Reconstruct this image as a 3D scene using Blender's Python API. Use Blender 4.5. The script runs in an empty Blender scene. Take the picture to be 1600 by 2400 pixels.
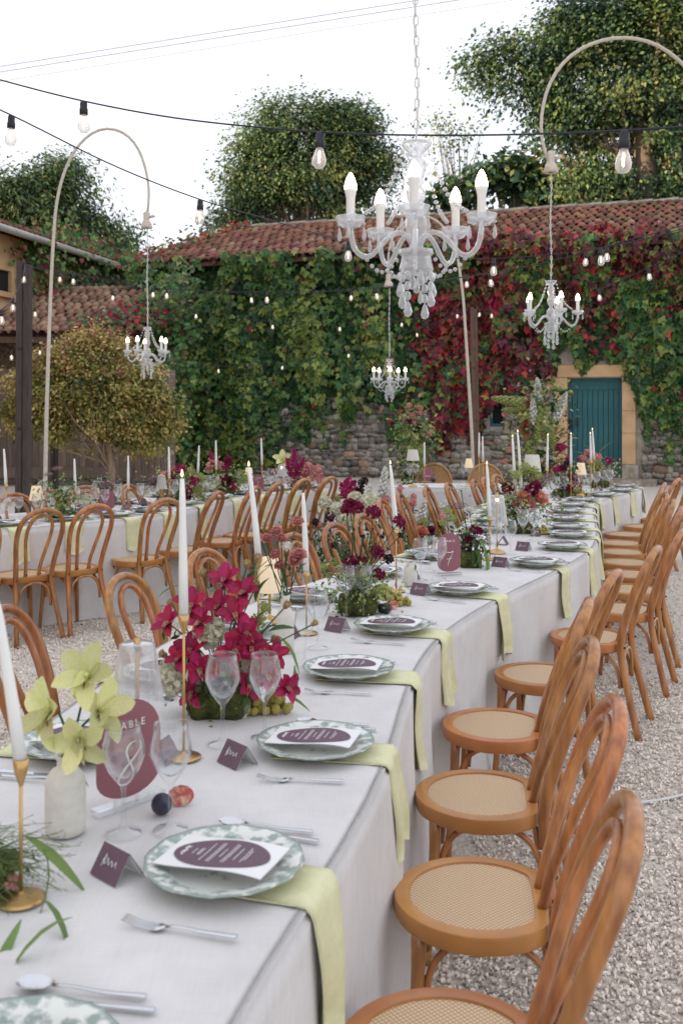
import bpy, math, random
import numpy as np
from mathutils import Vector, Matrix

R = math.radians
random.seed(7)
rng = np.random.default_rng(11)
scn = bpy.context.scene
col = scn.collection

# ---------------------------------------------------------------- camera, sky, sun, exposure
CAMH = 1.66          # eye height
FPX = 2333.0         # 35 mm lens expressed in picture units
YH = 950.0           # horizon row
cam_d = bpy.data.cameras.new('camera')
cam = bpy.data.objects.new('camera', cam_d)
col.objects.link(cam)
cam.location = (0, 0, CAMH)
cam.rotation_euler = (R(90), 0, 0)
cam_d.sensor_width = 36
cam_d.lens = 35
cam_d.shift_y = -(1200 - YH) / 2400
cam_d.clip_start = 0.05
cam_d.clip_end = 2000
cam_d.dof.use_dof = True
cam_d.dof.focus_distance = 4.6
cam_d.dof.aperture_fstop = 5.0
scn.camera = cam

SUN_EL, SUN_AZ = 8, 248      # low evening sun, from the left and a little behind the camera
world = bpy.data.worlds.new('World')
scn.world = world
world.use_nodes = True
wn, wl = world.node_tree.nodes, world.node_tree.links
wn.clear()
wo = wn.new('ShaderNodeOutputWorld')
bg = wn.new('ShaderNodeBackground')
sky = wn.new('ShaderNodeTexSky')
sky.sky_type = 'NISHITA'
sky.sun_disc = False
sky.sun_elevation = R(SUN_EL)
sky.sun_rotation = R(SUN_AZ)
sky.air_density = 1.0
sky.dust_density = 2.0
sky.ozone_density = 1.0
veil = wn.new('ShaderNodeMixRGB')          # thin even cloud veil over the clear sky
veil.inputs['Fac'].default_value = 0.78
veil.inputs['Color2'].default_value = (8.5, 8.7, 9.45, 1)
wl.new(sky.outputs[0], veil.inputs['Color1'])
wl.new(veil.outputs[0], bg.inputs[0])
bg.inputs[1].default_value = 0.08
wl.new(bg.outputs[0], wo.inputs[0])
sun_d = bpy.data.lights.new('sun', 'SUN')
sun_d.energy = 4.0
sun_d.angle = R(0.6)
sun_d.color = (1.0, 0.76, 0.50)
sun = bpy.data.objects.new('sun', sun_d)
col.objects.link(sun)
_az = R(SUN_AZ)
_d = Vector((math.sin(_az) * math.cos(R(SUN_EL)), math.cos(_az) * math.cos(R(SUN_EL)), math.sin(R(SUN_EL))))
sun.rotation_euler = _d.to_track_quat('Z', 'Y').to_euler()
sun.location = (-8, -12, 14)
vs = scn.view_settings
vs.view_transform = 'Standard'
vs.look = 'None'
vs.gamma = 1
vs.exposure = 1.08
vs.use_curve_mapping = False
scn.render.engine = 'CYCLES'
scn.cycles.max_bounces = 8
scn.cycles.transparent_max_bounces = 28
scn.cycles.transmission_bounces = 6
scn.cycles.glossy_bounces = 3
scn.cycles.diffuse_bounces = 3
scn.cycles.caustics_reflective = False
scn.cycles.caustics_refractive = False
scn.cycles.sample_clamp_indirect = 4

# ---------------------------------------------------------------- helpers: places
def at(px, py, h=0.0):
    z = FPX * (CAMH - h) / (py - YH)
    return Vector(((px - 800) * z / FPX, z, h))
def atd(px, py, d):
    return Vector(((px - 800) * d / FPX, d, CAMH - (py - YH) * d / FPX))
def proj(p):
    return 800 + FPX * p[0] / p[1], YH + FPX * (CAMH - p[2]) / p[1]

# ---------------------------------------------------------------- helpers: meshes
class MB:
    def __init__(s):
        s.v = []; s.f = []; s.m = []
    def add(s, vs, fs, mi=0):
        o = len(s.v)
        s.v.extend([tuple(p) for p in vs])
        s.f.extend([tuple(i + o for i in f) for f in fs])
        s.m.extend([mi] * len(fs))
        return s
    def mesh(s, name, mats, smooth=True):
        me = bpy.data.meshes.new(name)
        me.from_pydata(s.v, [], s.f)
        if not isinstance(mats, (list, tuple)): mats = [mats]
        for m in mats: me.materials.append(m)
        if len(mats) > 1: me.polygons.foreach_set('material_index', s.m)
        if smooth: me.polygons.foreach_set('use_smooth', [True] * len(s.f))
        me.update()
        return me
    def build(s, name, mats, parent=None, smooth=True, kind=None):
        return ob(name, s.mesh(name, mats, smooth), parent, kind)

def ob(name, me, parent=None, kind=None, loc=None, rot=None, scale=None):
    o = bpy.data.objects.new(name, me)
    col.objects.link(o)
    if parent is not None: o.parent = parent
    if kind: o['kind'] = kind
    if loc is not None: o.location = loc
    if rot is not None: o.rotation_euler = rot
    if scale is not None: o.scale = (scale,) * 3 if isinstance(scale, (int, float)) else scale
    return o
def tag(o, label, cat, group=None):
    o['label'] = label; o['category'] = cat
    if group: o['group'] = group
    return o
def thing(name, label, cat, loc=(0, 0, 0), rz=0.0, group=None):
    o = bpy.data.objects.new(name, None)
    o.empty_display_size = 0.1
    col.objects.link(o)
    o.location = loc; o.rotation_euler = (0, 0, rz)
    return tag(o, label, cat, group)
def dup(root, label, loc, rz=0.0, group=None, scale=None):
    r = root.copy(); col.objects.link(r)
    r.location = loc; r.rotation_euler = (0, 0, rz)
    r['label'] = label
    if group: r['group'] = group
    if scale: r.scale = (scale,) * 3
    for ch in root.children:
        c = ch.copy(); col.objects.link(c); c.parent = r
        for g in ch.children:
            d = g.copy(); col.objects.link(d); d.parent = c
    return r
ORD = ['first', 'second', 'third', 'fourth', 'fifth', 'sixth', 'seventh', 'eighth', 'ninth', 'tenth', 'eleventh', 'twelfth',
       'thirteenth', 'fourteenth', 'fifteenth', 'sixteenth', 'seventeenth', 'eighteenth']

def box(mb, c, s, rz=0.0, mi=0):
    ca, sa = math.cos(rz), math.sin(rz)
    vs = []
    for dx, dy, dz in ((-1,-1,-1),(1,-1,-1),(1,1,-1),(-1,1,-1),(-1,-1,1),(1,-1,1),(1,1,1),(-1,1,1)):
        x, y = dx * s[0] / 2, dy * s[1] / 2
        vs.append((c[0] + x * ca - y * sa, c[1] + x * sa + y * ca, c[2] + dz * s[2] / 2))
    return mb.add(vs, [(0,3,2,1),(4,5,6,7),(0,1,5,4),(1,2,6,5),(2,3,7,6),(3,0,4,7)], mi)
def bar(mb, a, b, w, h, mi=0, up=(0, 0, 1)):
    a, b = Vector(a), Vector(b)
    t = (b - a).normalized(); u = Vector(up)
    if abs(t.dot(u)) > 0.98: u = Vector((1, 0, 0))
    s = t.cross(u).normalized(); u = s.cross(t)
    vs = []
    for p in (a, b):
        for i, j in ((-1,-1),(1,-1),(1,1),(-1,1)):
            vs.append(p + s * (i * w / 2) + u * (j * h / 2))
    return mb.add(vs, [(0,3,2,1),(4,5,6,7),(0,1,5,4),(1,2,6,5),(2,3,7,6),(3,0,4,7)], mi)
def tube(mb, pts, r, seg=8, cap=True, mi=0, flat=None):
    pts = [Vector(p) for p in pts]
    n = len(pts)
    rs = [r] * n if isinstance(r, (int, float)) else list(r)
    t0 = (pts[1] - pts[0]).normalized()
    ref = Vector((0, 0, 1)) if abs(t0.z) < 0.9 else Vector((1, 0, 0))
    u = t0.cross(ref).normalized()
    vs = []; fs = []
    for i in range(n):
        if i == 0: t = t0
        elif i == n - 1: t = (pts[i] - pts[i-1]).normalized()
        else:
            t = (pts[i+1] - pts[i-1])
            t = t.normalized() if t.length > 1e-9 else t0
        u = (u - t * u.dot(t))
        u = u.normalized() if u.length > 1e-6 else t.orthogonal().normalized()
        w = t.cross(u)
        for k in range(seg):
            a = 2 * math.pi * k / seg
            vs.append(pts[i] + u * (rs[i] * math.cos(a)) + w * (rs[i] * math.sin(a) * (flat or 1)))
    for i in range(n - 1):
        for k in range(seg):
            k2 = (k + 1) % seg
            fs.append((i*seg+k, i*seg+k2, (i+1)*seg+k2, (i+1)*seg+k))
    if cap:
        fs.append(tuple(range(seg))[::-1]); fs.append(tuple(range((n-1)*seg, n*seg)))
    return mb.add(vs, fs, mi)
def lathe(mb, prof, seg=16, c=(0, 0, 0), mi=0, cap=False, wob=None):
    vs = []; fs = []
    for (r, z) in prof:
        for k in range(seg):
            a = 2 * math.pi * k / seg
            rr = r * (1 + (wob(a, z) if wob else 0))
            vs.append((c[0] + rr * math.cos(a), c[1] + rr * math.sin(a), c[2] + z))
    for i in range(len(prof) - 1):
        for k in range(seg):
            k2 = (k + 1) % seg
            fs.append((i*seg+k, i*seg+k2, (i+1)*seg+k2, (i+1)*seg+k))
    if cap:
        fs.append(tuple(range(seg))[::-1]); n = len(prof); fs.append(tuple(range((n-1)*seg, n*seg)))
    return mb.add(vs, fs, mi)
def ball(mb, c, r, seg=8, rings=6, mi=0):
    if isinstance(r, (int, float)): r = (r, r, r)
    vs = [(c[0], c[1], c[2] - r[2])]; fs = []
    for i in range(1, rings):
        ph = math.pi * i / rings - math.pi / 2
        for k in range(seg):
            a = 2 * math.pi * k / seg
            vs.append((c[0] + r[0]*math.cos(ph)*math.cos(a), c[1] + r[1]*math.cos(ph)*math.sin(a), c[2] + r[2]*math.sin(ph)))
    vs.append((c[0], c[1], c[2] + r[2]))
    for k in range(seg): fs.append((0, 1 + (k+1) % seg, 1 + k))
    for i in range(rings - 2):
        for k in range(seg):
            fs.append((1+i*seg+k, 1+i*seg+(k+1)%seg, 1+(i+1)*seg+(k+1)%seg, 1+(i+1)*seg+k))
    o = 1 + (rings - 2) * seg
    for k in range(seg): fs.append((o + k, o + (k+1) % seg, len(vs) - 1))
    return mb.add(vs, fs, mi)
def spline(pts, n, smooth=2):
    P = np.array([list(p) for p in pts], float)
    d = np.r_[0, np.cumsum(np.linalg.norm(np.diff(P, axis=0), axis=1))]
    s = np.linspace(0, d[-1], n)
    m = np.gradient(P, d, axis=0)
    out = np.zeros((n, P.shape[1]))
    idx = np.clip(np.searchsorted(d, s, side='right') - 1, 0, len(d) - 2)
    h = (d[idx+1] - d[idx])
    t = ((s - d[idx]) / h)[:, None]; h = h[:, None]
    out = ((2*t**3-3*t**2+1)*P[idx] + (t**3-2*t**2+t)*h*m[idx] + (-2*t**3+3*t**2)*P[idx+1] + (t**3-t**2)*h*m[idx+1])
    for _ in range(smooth):
        q = out.copy(); q[1:-1] = (out[:-2] + 2*out[1:-1] + out[2:]) / 4; out = q
    return out
def xform(mb0, mb, M):
    """append mesh builder mb0 to mb through matrix M"""
    return mb.add([M @ Vector(p) for p in mb0.v], mb0.f, 0)

LEAF = {'diamond': ([(0,0,0),(-.32,.45,.06),(0,1,0),(.32,.45,.06)], [(0,3,2),(0,2,1)]),
        'long': ([(0,0,0),(-.17,.4,.05),(0,1,-.08),(.17,.4,.05)], [(0,3,2),(0,2,1)]),
        'ivy': ([(0,0,0),(-.34,-.06,.05),(-.52,.42,.0),(-.26,.5,.06),(0,1,-.08),(.26,.5,.06),(.52,.42,.0),(.34,-.06,.05),(0,.45,-.03)],
                [(8,0,7),(8,7,6),(8,6,5),(8,5,4),(8,4,3),(8,3,2),(8,2,1),(8,1,0)])}
def leaf_cloud(name, P, N, T, size, mi, mats, parent=None, shape='diamond', kind=None):
    P = np.asarray(P, float); N = np.asarray(N, float); T = np.asarray(T, float)
    N /= np.linalg.norm(N, axis=1)[:, None] + 1e-9
    T = T - N * (T * N).sum(1)[:, None]
    T /= np.linalg.norm(T, axis=1)[:, None] + 1e-9
    B = np.cross(T, N)
    tv, tf = LEAF[shape]
    tv = np.array(tv); tf = np.array(tf)
    n, k, m = len(P), len(tv), len(tf)
    size = np.asarray(size)[:, None, None]
    V = P[:, None, :] + size * (B[:, None, :]*tv[None, :, 0:1] + T[:, None, :]*tv[None, :, 1:2] + N[:, None, :]*tv[None, :, 2:3])
    Fi = (np.arange(n)[:, None, None] * k + tf[None]).reshape(-1)
    me = bpy.data.meshes.new(name)
    me.vertices.add(n * k); me.vertices.foreach_set('co', V.reshape(-1))
    me.loops.add(n * m * 3); me.loops.foreach_set('vertex_index', Fi.astype(np.int32))
    me.polygons.add(n * m)
    me.polygons.foreach_set('loop_start', np.arange(0, n*m*3, 3, dtype=np.int32))
    for mt in mats: me.materials.append(mt)
    me.polygons.foreach_set('material_index', np.repeat(np.asarray(mi, dtype=np.int32), m))
    me.update(calc_edges=True)
    return ob(name, me, parent, kind)

# ---------------------------------------------------------------- helpers: materials
def M(name, c1, rough=0.6, c2=None, nscale=8.0, ramp=(0.35, 0.65), metal=0.0, spec=0.4, bump=0.0, bscale=60.0, rand=0.0,
      hue=0.0, transl=0.0, emit=None, stretch=None, coat=0.0, sheen=0.0, detail=4.0):
    m = bpy.data.materials.new(name)
    m.use_nodes = True
    nt = m.node_tree; nd, lk = nt.nodes, nt.links
    p = nd['Principled BSDF']; out = nd['Material Output']
    p.inputs['Roughness'].default_value = rough
    p.inputs['Metallic'].default_value = metal
    p.inputs['Specular IOR Level'].default_value = spec
    p.inputs['Base Color'].default_value = (*c1, 1)
    if coat: p.inputs['Coat Weight'].default_value = coat; p.inputs['Coat Roughness'].default_value = 0.2
    if sheen: p.inputs['Sheen Weight'].default_value = sheen
    csock = None; tc = None
    if c2 is not None or bump:
        tc = nd.new('ShaderNodeTexCoord'); mp = nd.new('ShaderNodeMapping')
        lk.new(tc.outputs['Object'], mp.inputs[0])
        if stretch: mp.inputs['Scale'].default_value = stretch
    if c2 is not None:
        no = nd.new('ShaderNodeTexNoise'); no.inputs['Scale'].default_value = nscale; no.inputs['Detail'].default_value = detail
        lk.new(mp.outputs[0], no.inputs['Vector'])
        cr = nd.new('ShaderNodeValToRGB')
        cr.color_ramp.elements[0].position = ramp[0]; cr.color_ramp.elements[0].color = (*c1, 1)
        cr.color_ramp.elements[1].position = ramp[1]; cr.color_ramp.elements[1].color = (*c2, 1)
        lk.new(no.outputs['Fac'], cr.inputs[0]); csock = cr.outputs[0]
    if rand or hue:
        ge = nd.new('ShaderNodeNewGeometry'); oi = nd.new('ShaderNodeObjectInfo')
        ad = nd.new('ShaderNodeMath'); ad.operation = 'ADD'
        lk.new(ge.outputs['Random Per Island'], ad.inputs[0]); lk.new(oi.outputs['Random'], ad.inputs[1])
        fr = nd.new('ShaderNodeMath'); fr.operation = 'FRACT'; lk.new(ad.outputs[0], fr.inputs[0])
        hs = nd.new('ShaderNodeHueSaturation')
        mr = nd.new('ShaderNodeMapRange'); mr.inputs[3].default_value = 1 - rand; mr.inputs[4].default_value = 1 + rand
        lk.new(fr.outputs[0], mr.inputs[0]); lk.new(mr.outputs[0], hs.inputs['Value'])
        m2 = nd.new('ShaderNodeMath'); m2.operation = 'MULTIPLY'; m2.inputs[1].default_value = 7.31
        f2 = nd.new('ShaderNodeMath'); f2.operation = 'FRACT'
        lk.new(fr.outputs[0], m2.inputs[0]); lk.new(m2.outputs[0], f2.inputs[0])
        mh = nd.new('ShaderNodeMapRange'); mh.inputs[3].default_value = 0.5 - hue; mh.inputs[4].default_value = 0.5 + hue
        lk.new(f2.outputs[0], mh.inputs[0]); lk.new(mh.outputs[0], hs.inputs['Hue'])
        if csock: lk.new(csock, hs.inputs['Color'])
        else: hs.inputs['Color'].default_value = (*c1, 1)
        csock = hs.outputs[0]
    if csock: lk.new(csock, p.inputs['Base Color'])
    if bump:
        nb = nd.new('ShaderNodeTexNoise'); nb.inputs['Scale'].default_value = bscale; nb.inputs['Detail'].default_value = 5
        lk.new(mp.outputs[0], nb.inputs['Vector'])
        bp = nd.new('ShaderNodeBump'); bp.inputs['Strength'].default_value = bump; bp.inputs['Distance'].default_value = 0.02
        lk.new(nb.outputs['Fac'], bp.inputs['Height']); lk.new(bp.outputs[0], p.inputs['Normal'])
    if emit:
        p.inputs['Emission Color'].default_value = (*emit[0], 1); p.inputs['Emission Strength'].default_value = emit[1]
    if transl:
        tr = nd.new('ShaderNodeBsdfTranslucent'); mx = nd.new('ShaderNodeMixShader'); mx.inputs[0].default_value = transl
        if csock: lk.new(csock, tr.inputs[0])
        else: tr.inputs[0].default_value = (*c1, 1)
        lk.new(p.outputs[0], mx.inputs[1]); lk.new(tr.outputs[0], mx.inputs[2]); lk.new(mx.outputs[0], out.inputs[0])
    return m
def glassy(name, tint=(0.97, 0.98, 0.98), white=0.0, edge=1.0):
    """thin clear glass: see-through, with fresnel reflections"""
    m = bpy.data.materials.new(name); m.use_nodes = True
    nd, lk = m.node_tree.nodes, m.node_tree.links
    nd.clear()
    out = nd.new('ShaderNodeOutputMaterial'); tr = nd.new('ShaderNodeBsdfTransparent'); gl = nd.new('ShaderNodeBsdfGlossy')
    tr.inputs[0].default_value = (*tint, 1); gl.inputs['Roughness'].default_value = 0.03
    gl.inputs[0].default_value = (0.95, 0.96, 0.98, 1)
    lw = nd.new('ShaderNodeLayerWeight'); lw.inputs[0].default_value = 0.5
    pw = nd.new('ShaderNodeMath'); pw.operation = 'POWER'; pw.inputs[1].default_value = 2.4; lk.new(lw.outputs['Facing'], pw.inputs[0])
    mu = nd.new('ShaderNodeMath'); mu.operation = 'MULTIPLY_ADD'; mu.inputs[1].default_value = edge * 0.95; mu.inputs[2].default_value = 0.06
    mu.use_clamp = True
    lk.new(pw.outputs[0], mu.inputs[0])
    mx = nd.new('ShaderNodeMixShader'); lk.new(mu.outputs[0], mx.inputs[0]); lk.new(tr.outputs[0], mx.inputs[1]); lk.new(gl.outputs[0], mx.inputs[2])
    last = mx
    if white:
        df = nd.new('ShaderNodeBsdfDiffuse'); df.inputs[0].default_value = (0.85, 0.86, 0.87, 1)
        tl = nd.new('ShaderNodeBsdfTranslucent'); tl.inputs[0].default_value = (0.85, 0.86, 0.87, 1)
        ma = nd.new('ShaderNodeMixShader'); ma.inputs[0].default_value = 0.5; lk.new(df.outputs[0], ma.inputs[1]); lk.new(tl.outputs[0], ma.inputs[2])
        m2 = nd.new('ShaderNodeMixShader'); m2.inputs[0].default_value = white
        lk.new(mx.outputs[0], m2.inputs[1]); lk.new(ma.outputs[0], m2.inputs[2]); last = m2
    lk.new(last.outputs[0], out.inputs[0])
    return m

WOOD = M('bent_beech', (0.225, 0.078, 0.022), 0.30, (0.53, 0.225, 0.066), 7.0, (0.28, 0.72), spec=0.5, coat=0.25, stretch=(5, 5, 0.7), rand=0.16, hue=0.010, bump=0.08, bscale=30)
def linen():
    m = M('pale_linen', (0.605, 0.585, 0.572), 0.92, (0.67, 0.65, 0.637), 4.0, bump=0.35, bscale=7.0, spec=0.12, sheen=0.15)
    nd, lk = m.node_tree.nodes, m.node_tree.links; p = nd['Principled BSDF']
    tc = nd.new('ShaderNodeTexCoord'); base = p.inputs['Base Color'].links[0].from_socket; prev = base
    for st in ((14, 14, 260), (260, 12, 12), (12, 260, 12)):
        mp = nd.new('ShaderNodeMapping'); mp.inputs['Scale'].default_value = st; lk.new(tc.outputs['Object'], mp.inputs[0])
        no = nd.new('ShaderNodeTexNoise'); no.inputs['Scale'].default_value = 1.0; no.inputs['Detail'].default_value = 3; lk.new(mp.outputs[0], no.inputs['Vector'])
        mr = nd.new('ShaderNodeMapRange'); mr.inputs[1].default_value = .3; mr.inputs[2].default_value = .7; mr.inputs[3].default_value = .968; mr.inputs[4].default_value = 1.025; lk.new(no.outputs['Fac'], mr.inputs[0])
        mx = nd.new('ShaderNodeMixRGB'); mx.blend_type = 'MULTIPLY'; mx.inputs[0].default_value = 1; lk.new(prev, mx.inputs[1]); lk.new(mr.outputs[0], mx.inputs[2]); prev = mx.outputs[0]
    lk.new(prev, p.inputs['Base Color'])
    return m
CLOTHM = linen()
WOODS = M('bent_beech_seat', (0.30, 0.108, 0.030), 0.30, (0.53, 0.225, 0.066), 4.0, (0.28, 0.72), spec=0.45, stretch=(1, 1, 1), rand=0.14, hue=0.010, bump=0.05, bscale=30)
NAPK = M('lime_linen', (0.64, 0.63, 0.38), 0.9, (0.70, 0.69, 0.45), 30.0, bump=0.15, bscale=120, spec=0.15)
GOLD = M('brushed_brass', (0.56, 0.36, 0.15), 0.34, metal=0.9)
STEEL = M('cutlery_steel', (0.62, 0.63, 0.65), 0.24, metal=1.0)
WAX = M('white_wax', (0.80, 0.80, 0.77), 0.45)
FLAME = M('candle_flame', (1, 0.6, 0.3), 0.5, emit=((1.0, 0.62, 0.34), 2.2))
GLASS = glassy('clear_glass')
SHADEG = glassy('ribbed_glass', (0.95, 0.95, 0.94), 0.34, 1.2)
CRYST = glassy('crystal', (0.97, 0.98, 0.99), 0.33, 1.6)
MAUVE = M('mauve_board', (0.275, 0.105, 0.125), 0.65)
PLUM = M('plum_card', (0.135, 0.078, 0.105), 0.6)
PAPER = M('white_paper', (0.78, 0.77, 0.76), 0.7)
INK = M('white_ink', (0.80, 0.78, 0.76), 0.6)
PLAT = None
CERAM = M('cream_ceramic', (0.70, 0.67, 0.60), 0.6, (0.64, 0.61, 0.54), 60)
EARTHW = M('wooden_charger', (0.50, 0.38, 0.24), 0.6)
BLACKP = M('black_plastic', (0.018, 0.018, 0.022), 0.5)
CABLE = M('black_cable', (0.02, 0.02, 0.035), 0.6)
FIL = M('glowing_filament', (1, 0.7, 0.5), 0.5, emit=((1.0, 0.72, 0.5), 3.0))
CHBULB = M('lit_candle_bulb', (1, 0.95, 0.88), 0.4, emit=((1.0, 0.74, 0.47), 7.0))
BULBW = M('frosted_lit_bulb', (1, 0.95, 0.88), 0.4, emit=((1.0, 0.78, 0.52), 1.5))
LAMPLIT = M('lit_lamp_shade', (0.80, 0.74, 0.62), 0.8, transl=0.4, emit=((1.0, 0.72, 0.45), 0.16), bump=0.1, bscale=90)
SHADEW = M('white_lamp_shade', (0.82, 0.81, 0.74), 0.8, transl=0.3, bump=0.1, bscale=90)
DARKW = M('dark_stained_timber', (0.040, 0.032, 0.030), 0.75, (0.075, 0.058, 0.05), 6, stretch=(14, 14, 1), bump=0.3, bscale=20)
BROWNW = M('brown_timber', (0.085, 0.05, 0.035), 0.8, (0.15, 0.09, 0.06), 6, stretch=(14, 14, 1), bump=0.3, bscale=20)
ROPE = M('jute_wrapped_pole', (0.50, 0.45, 0.38), 0.85, (0.60, 0.55, 0.47), 40)
BURLAP = M('burlap_wrap', (0.52, 0.46, 0.39), 0.95, (0.63, 0.57, 0.5), 30, bump=0.4, bscale=60)
# ================================================================ THE GROUND
GRAVBASE = M('gravel_bed', (0.52, 0.465, 0.405), 0.95, (0.72, 0.655, 0.575), 55, (0.3, 0.62), bump=0.9, bscale=70)
STONEM = M('gravel_stone', (0.70, 0.625, 0.55), 0.85, rand=0.42, hue=0.02)
mb = MB()
mb.add([(-300, -150, 0), (300, -150, 0), (300, 600, 0), (-300, 600, 0)], [(0, 1, 2, 3)])
g = mb.build('gravel_ground', GRAVBASE, smooth=False); g['kind'] = 'structure'
tag(g, 'pale crushed gravel courtyard floor under the tables', 'ground')

def gravel_points():
    P = []
    def area(x0, x1, y0, y1, dens):
        n = int((x1 - x0) * (y1 - y0) * dens)
        q = rng.random((n, 2)) * (x1 - x0, y1 - y0) + (x0, y0)
        P.append(q)
    area(0.15, 2.3, 1.7, 3.4, 7600)
    area(0.5, 3.2, 3.4, 6.0, 4200)
    area(1.2, 4.6, 6.0, 10.0, 900)
    area(-3.2, -0.6, 2.8, 5.2, 4200)
    area(-3.6, 0.6, 5.2, 7.6, 1800)
    area(-2.0, 1.6, 7.6, 10.5, 700)
    q = np.concatenate(P)
    u = rng.random(len(q))
    k = (np.abs(q[:, 0] / q[:, 1]) < 0.37)
    q = q[k]
    z = 0.004 + 0.006 * rng.random(len(q))
    return np.c_[q, z]
gp = gravel_points()
gme = bpy.data.meshes.new('gravel'); gme.vertices.add(len(gp)); gme.vertices.foreach_set('co', gp.reshape(-1)); gme.update()
go = ob('gravel', gme, None, 'stuff'); tag(go, 'loose crushed pale gravel stones lying on the courtyard', 'gravel')
ng = bpy.data.node_groups.new('gravel_scatter', 'GeometryNodeTree')
ng.interface.new_socket('Geometry', in_out='INPUT', socket_type='NodeSocketGeometry')
ng.interface.new_socket('Geometry', in_out='OUTPUT', socket_type='NodeSocketGeometry')
gi = ng.nodes.new('NodeGroupInput'); gq = ng.nodes.new('NodeGroupOutput')
ico = ng.nodes.new('GeometryNodeMeshIcoSphere'); ico.inputs['Radius'].default_value = 0.0070; ico.inputs['Subdivisions'].default_value = 1
sm = ng.nodes.new('GeometryNodeSetMaterial'); sm.inputs['Material'].default_value = STONEM
iop = ng.nodes.new('GeometryNodeInstanceOnPoints')
rr = ng.nodes.new('FunctionNodeRandomValue'); rr.data_type = 'FLOAT_VECTOR'; rr.inputs[1].default_value = (6.28, 6.28, 6.28)
rs = ng.nodes.new('FunctionNodeRandomValue'); rs.data_type = 'FLOAT_VECTOR'; rs.inputs[0].default_value = (0.4, 0.4, 0.3); rs.inputs[1].default_value = (1.6, 1.25, 0.9); rs.inputs['Seed'].default_value = 5
L = ng.links.new
L(gi.outputs[0], iop.inputs['Points']); L(ico.outputs['Mesh'], sm.inputs[0]); L(sm.outputs[0], iop.inputs['Instance'])
L(rr.outputs[0], iop.inputs['Rotation']); L(rs.outputs[0], iop.inputs['Scale']); L(iop.outputs[0], gq.inputs[0])
md = go.modifiers.new('scatter', 'NODES'); md.node_group = ng

# ================================================================ THE BARN
P0 = Vector((-4.67, 24.6, 0)); P1 = Vector((7.09, 20.68, 0))
WD = (P1 - P0).normalized(); WN = Vector((WD.y, -WD.x, 0))   # WN points to the courtyard
WRZ = math.atan2(WD.y, WD.x)
WL = 16.0; EAVE = 5.12
barn = thing('stone_barn', 'long stone barn with red tiled roof and teal door, overgrown with creeper', 'barn', P0, WRZ)
def wu(px):
    k = (px - 800) / FPX
    return (k * P0.y - P0.x) / (WD.x - k * WD.y)
def wuv(px, py):
    u = wu(px); p = P0 + WD * u
    return u, CAMH - (py - YH) * p.y / FPX
def wworld(u, v, out=0.0):
    p = P0 + WD * u + WN * out
    return Vector((p.x, p.y, v))
# local frame of the barn: +x along the wall, -y to the courtyard
MORTAR = M('wall_mortar', (0.30, 0.27, 0.22), 0.95, (0.42, 0.38, 0.31), 6, bump=0.6, bscale=30)
ROCK = M('wall_stone', (0.15, 0.14, 0.125), 0.9, (0.34, 0.305, 0.255), 3.0, rand=0.45, hue=0.015, bump=0.4, bscale=25)
ROCKR = M('wall_brick_stone', (0.26, 0.15, 0.10), 0.9, (0.34, 0.24, 0.17), 5, rand=0.35, hue=0.015, bump=0.4, bscale=25)
SAND = M('orange_sandstone', (0.52, 0.33, 0.17), 0.9, (0.62, 0.42, 0.24), 3, bump=0.25, bscale=40)
OLDST = M('weathered_stone', (0.24, 0.20, 0.16), 0.95, (0.42, 0.37, 0.31), 6, bump=0.6, bscale=30)
TEAL = M('teal_paint', (0.016, 0.105, 0.125), 0.55, (0.03, 0.14, 0.155), 4, stretch=(6, 6, 0.7), bump=0.15, bscale=30)
DARK = M('dark_interior', (0.01, 0.01, 0.012), 0.8)
TILE = M('roof_tile', (0.135, 0.055, 0.034), 0.9, (0.245, 0.115, 0.068), 2.2, (0.3, 0.7), rand=0.45, hue=0.025, bump=0.4, bscale=30)
TILEG = M('weathered_roof_tile', (0.20, 0.085, 0.052), 0.95, (0.31, 0.235, 0.17), 2.5, (0.38, 0.68), rand=0.4, hue=0.02, bump=0.5, bscale=30)
RIDGE = M('lichen_ridge_tile', (0.26, 0.20, 0.16), 0.95, (0.40, 0.37, 0.30), 5, bump=0.5, bscale=30)

du0, dtop = wu(1329), wuv(1390, 886)[1]
du1 = wu(1457)
w0u, w0b = wuv(1146, 1000); w0t = wuv(1146, 925)[1]; w1u = wu(1182)
x0u, x0b = wuv(528, 1008); x0t = wuv(528, 962)[1]; x1u = wu(566)
mb = MB()
def wallpiece(ua, ub, va, vb): box(mb, ((ua+ub)/2, 0.3, (va+vb)/2), (ub-ua, 0.6, vb-va))
us = [0, x0u, x1u, w0u, w1u, du0, du1, WL]
wallpiece(us[0], us[1], 0, EAVE); wallpiece(us[1], us[2], 0, x0b); wallpiece(us[1], us[2], x0t, EAVE)
wallpiece(us[2], us[3], 0, EAVE); wallpiece(us[3], us[4], 0, w0b); wallpiece(us[3], us[4], w0t, EAVE)
wallpiece(us[4], us[5], 0, EAVE); wallpiece(us[5], us[6], dtop, EAVE); wallpiece(us[6], us[7], 0, EAVE)
box(mb, (0.3, 4.0, EAVE/2), (0.6, 6.8, EAVE)); box(mb, (WL/2, 7.6, EAVE/2), (WL, 0.4, EAVE)); box(mb, (WL-.3, 4.0, EAVE/2), (0.6, 6.8, EAVE))
wall = mb.build('wall', MORTAR, barn, smooth=False)
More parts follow.
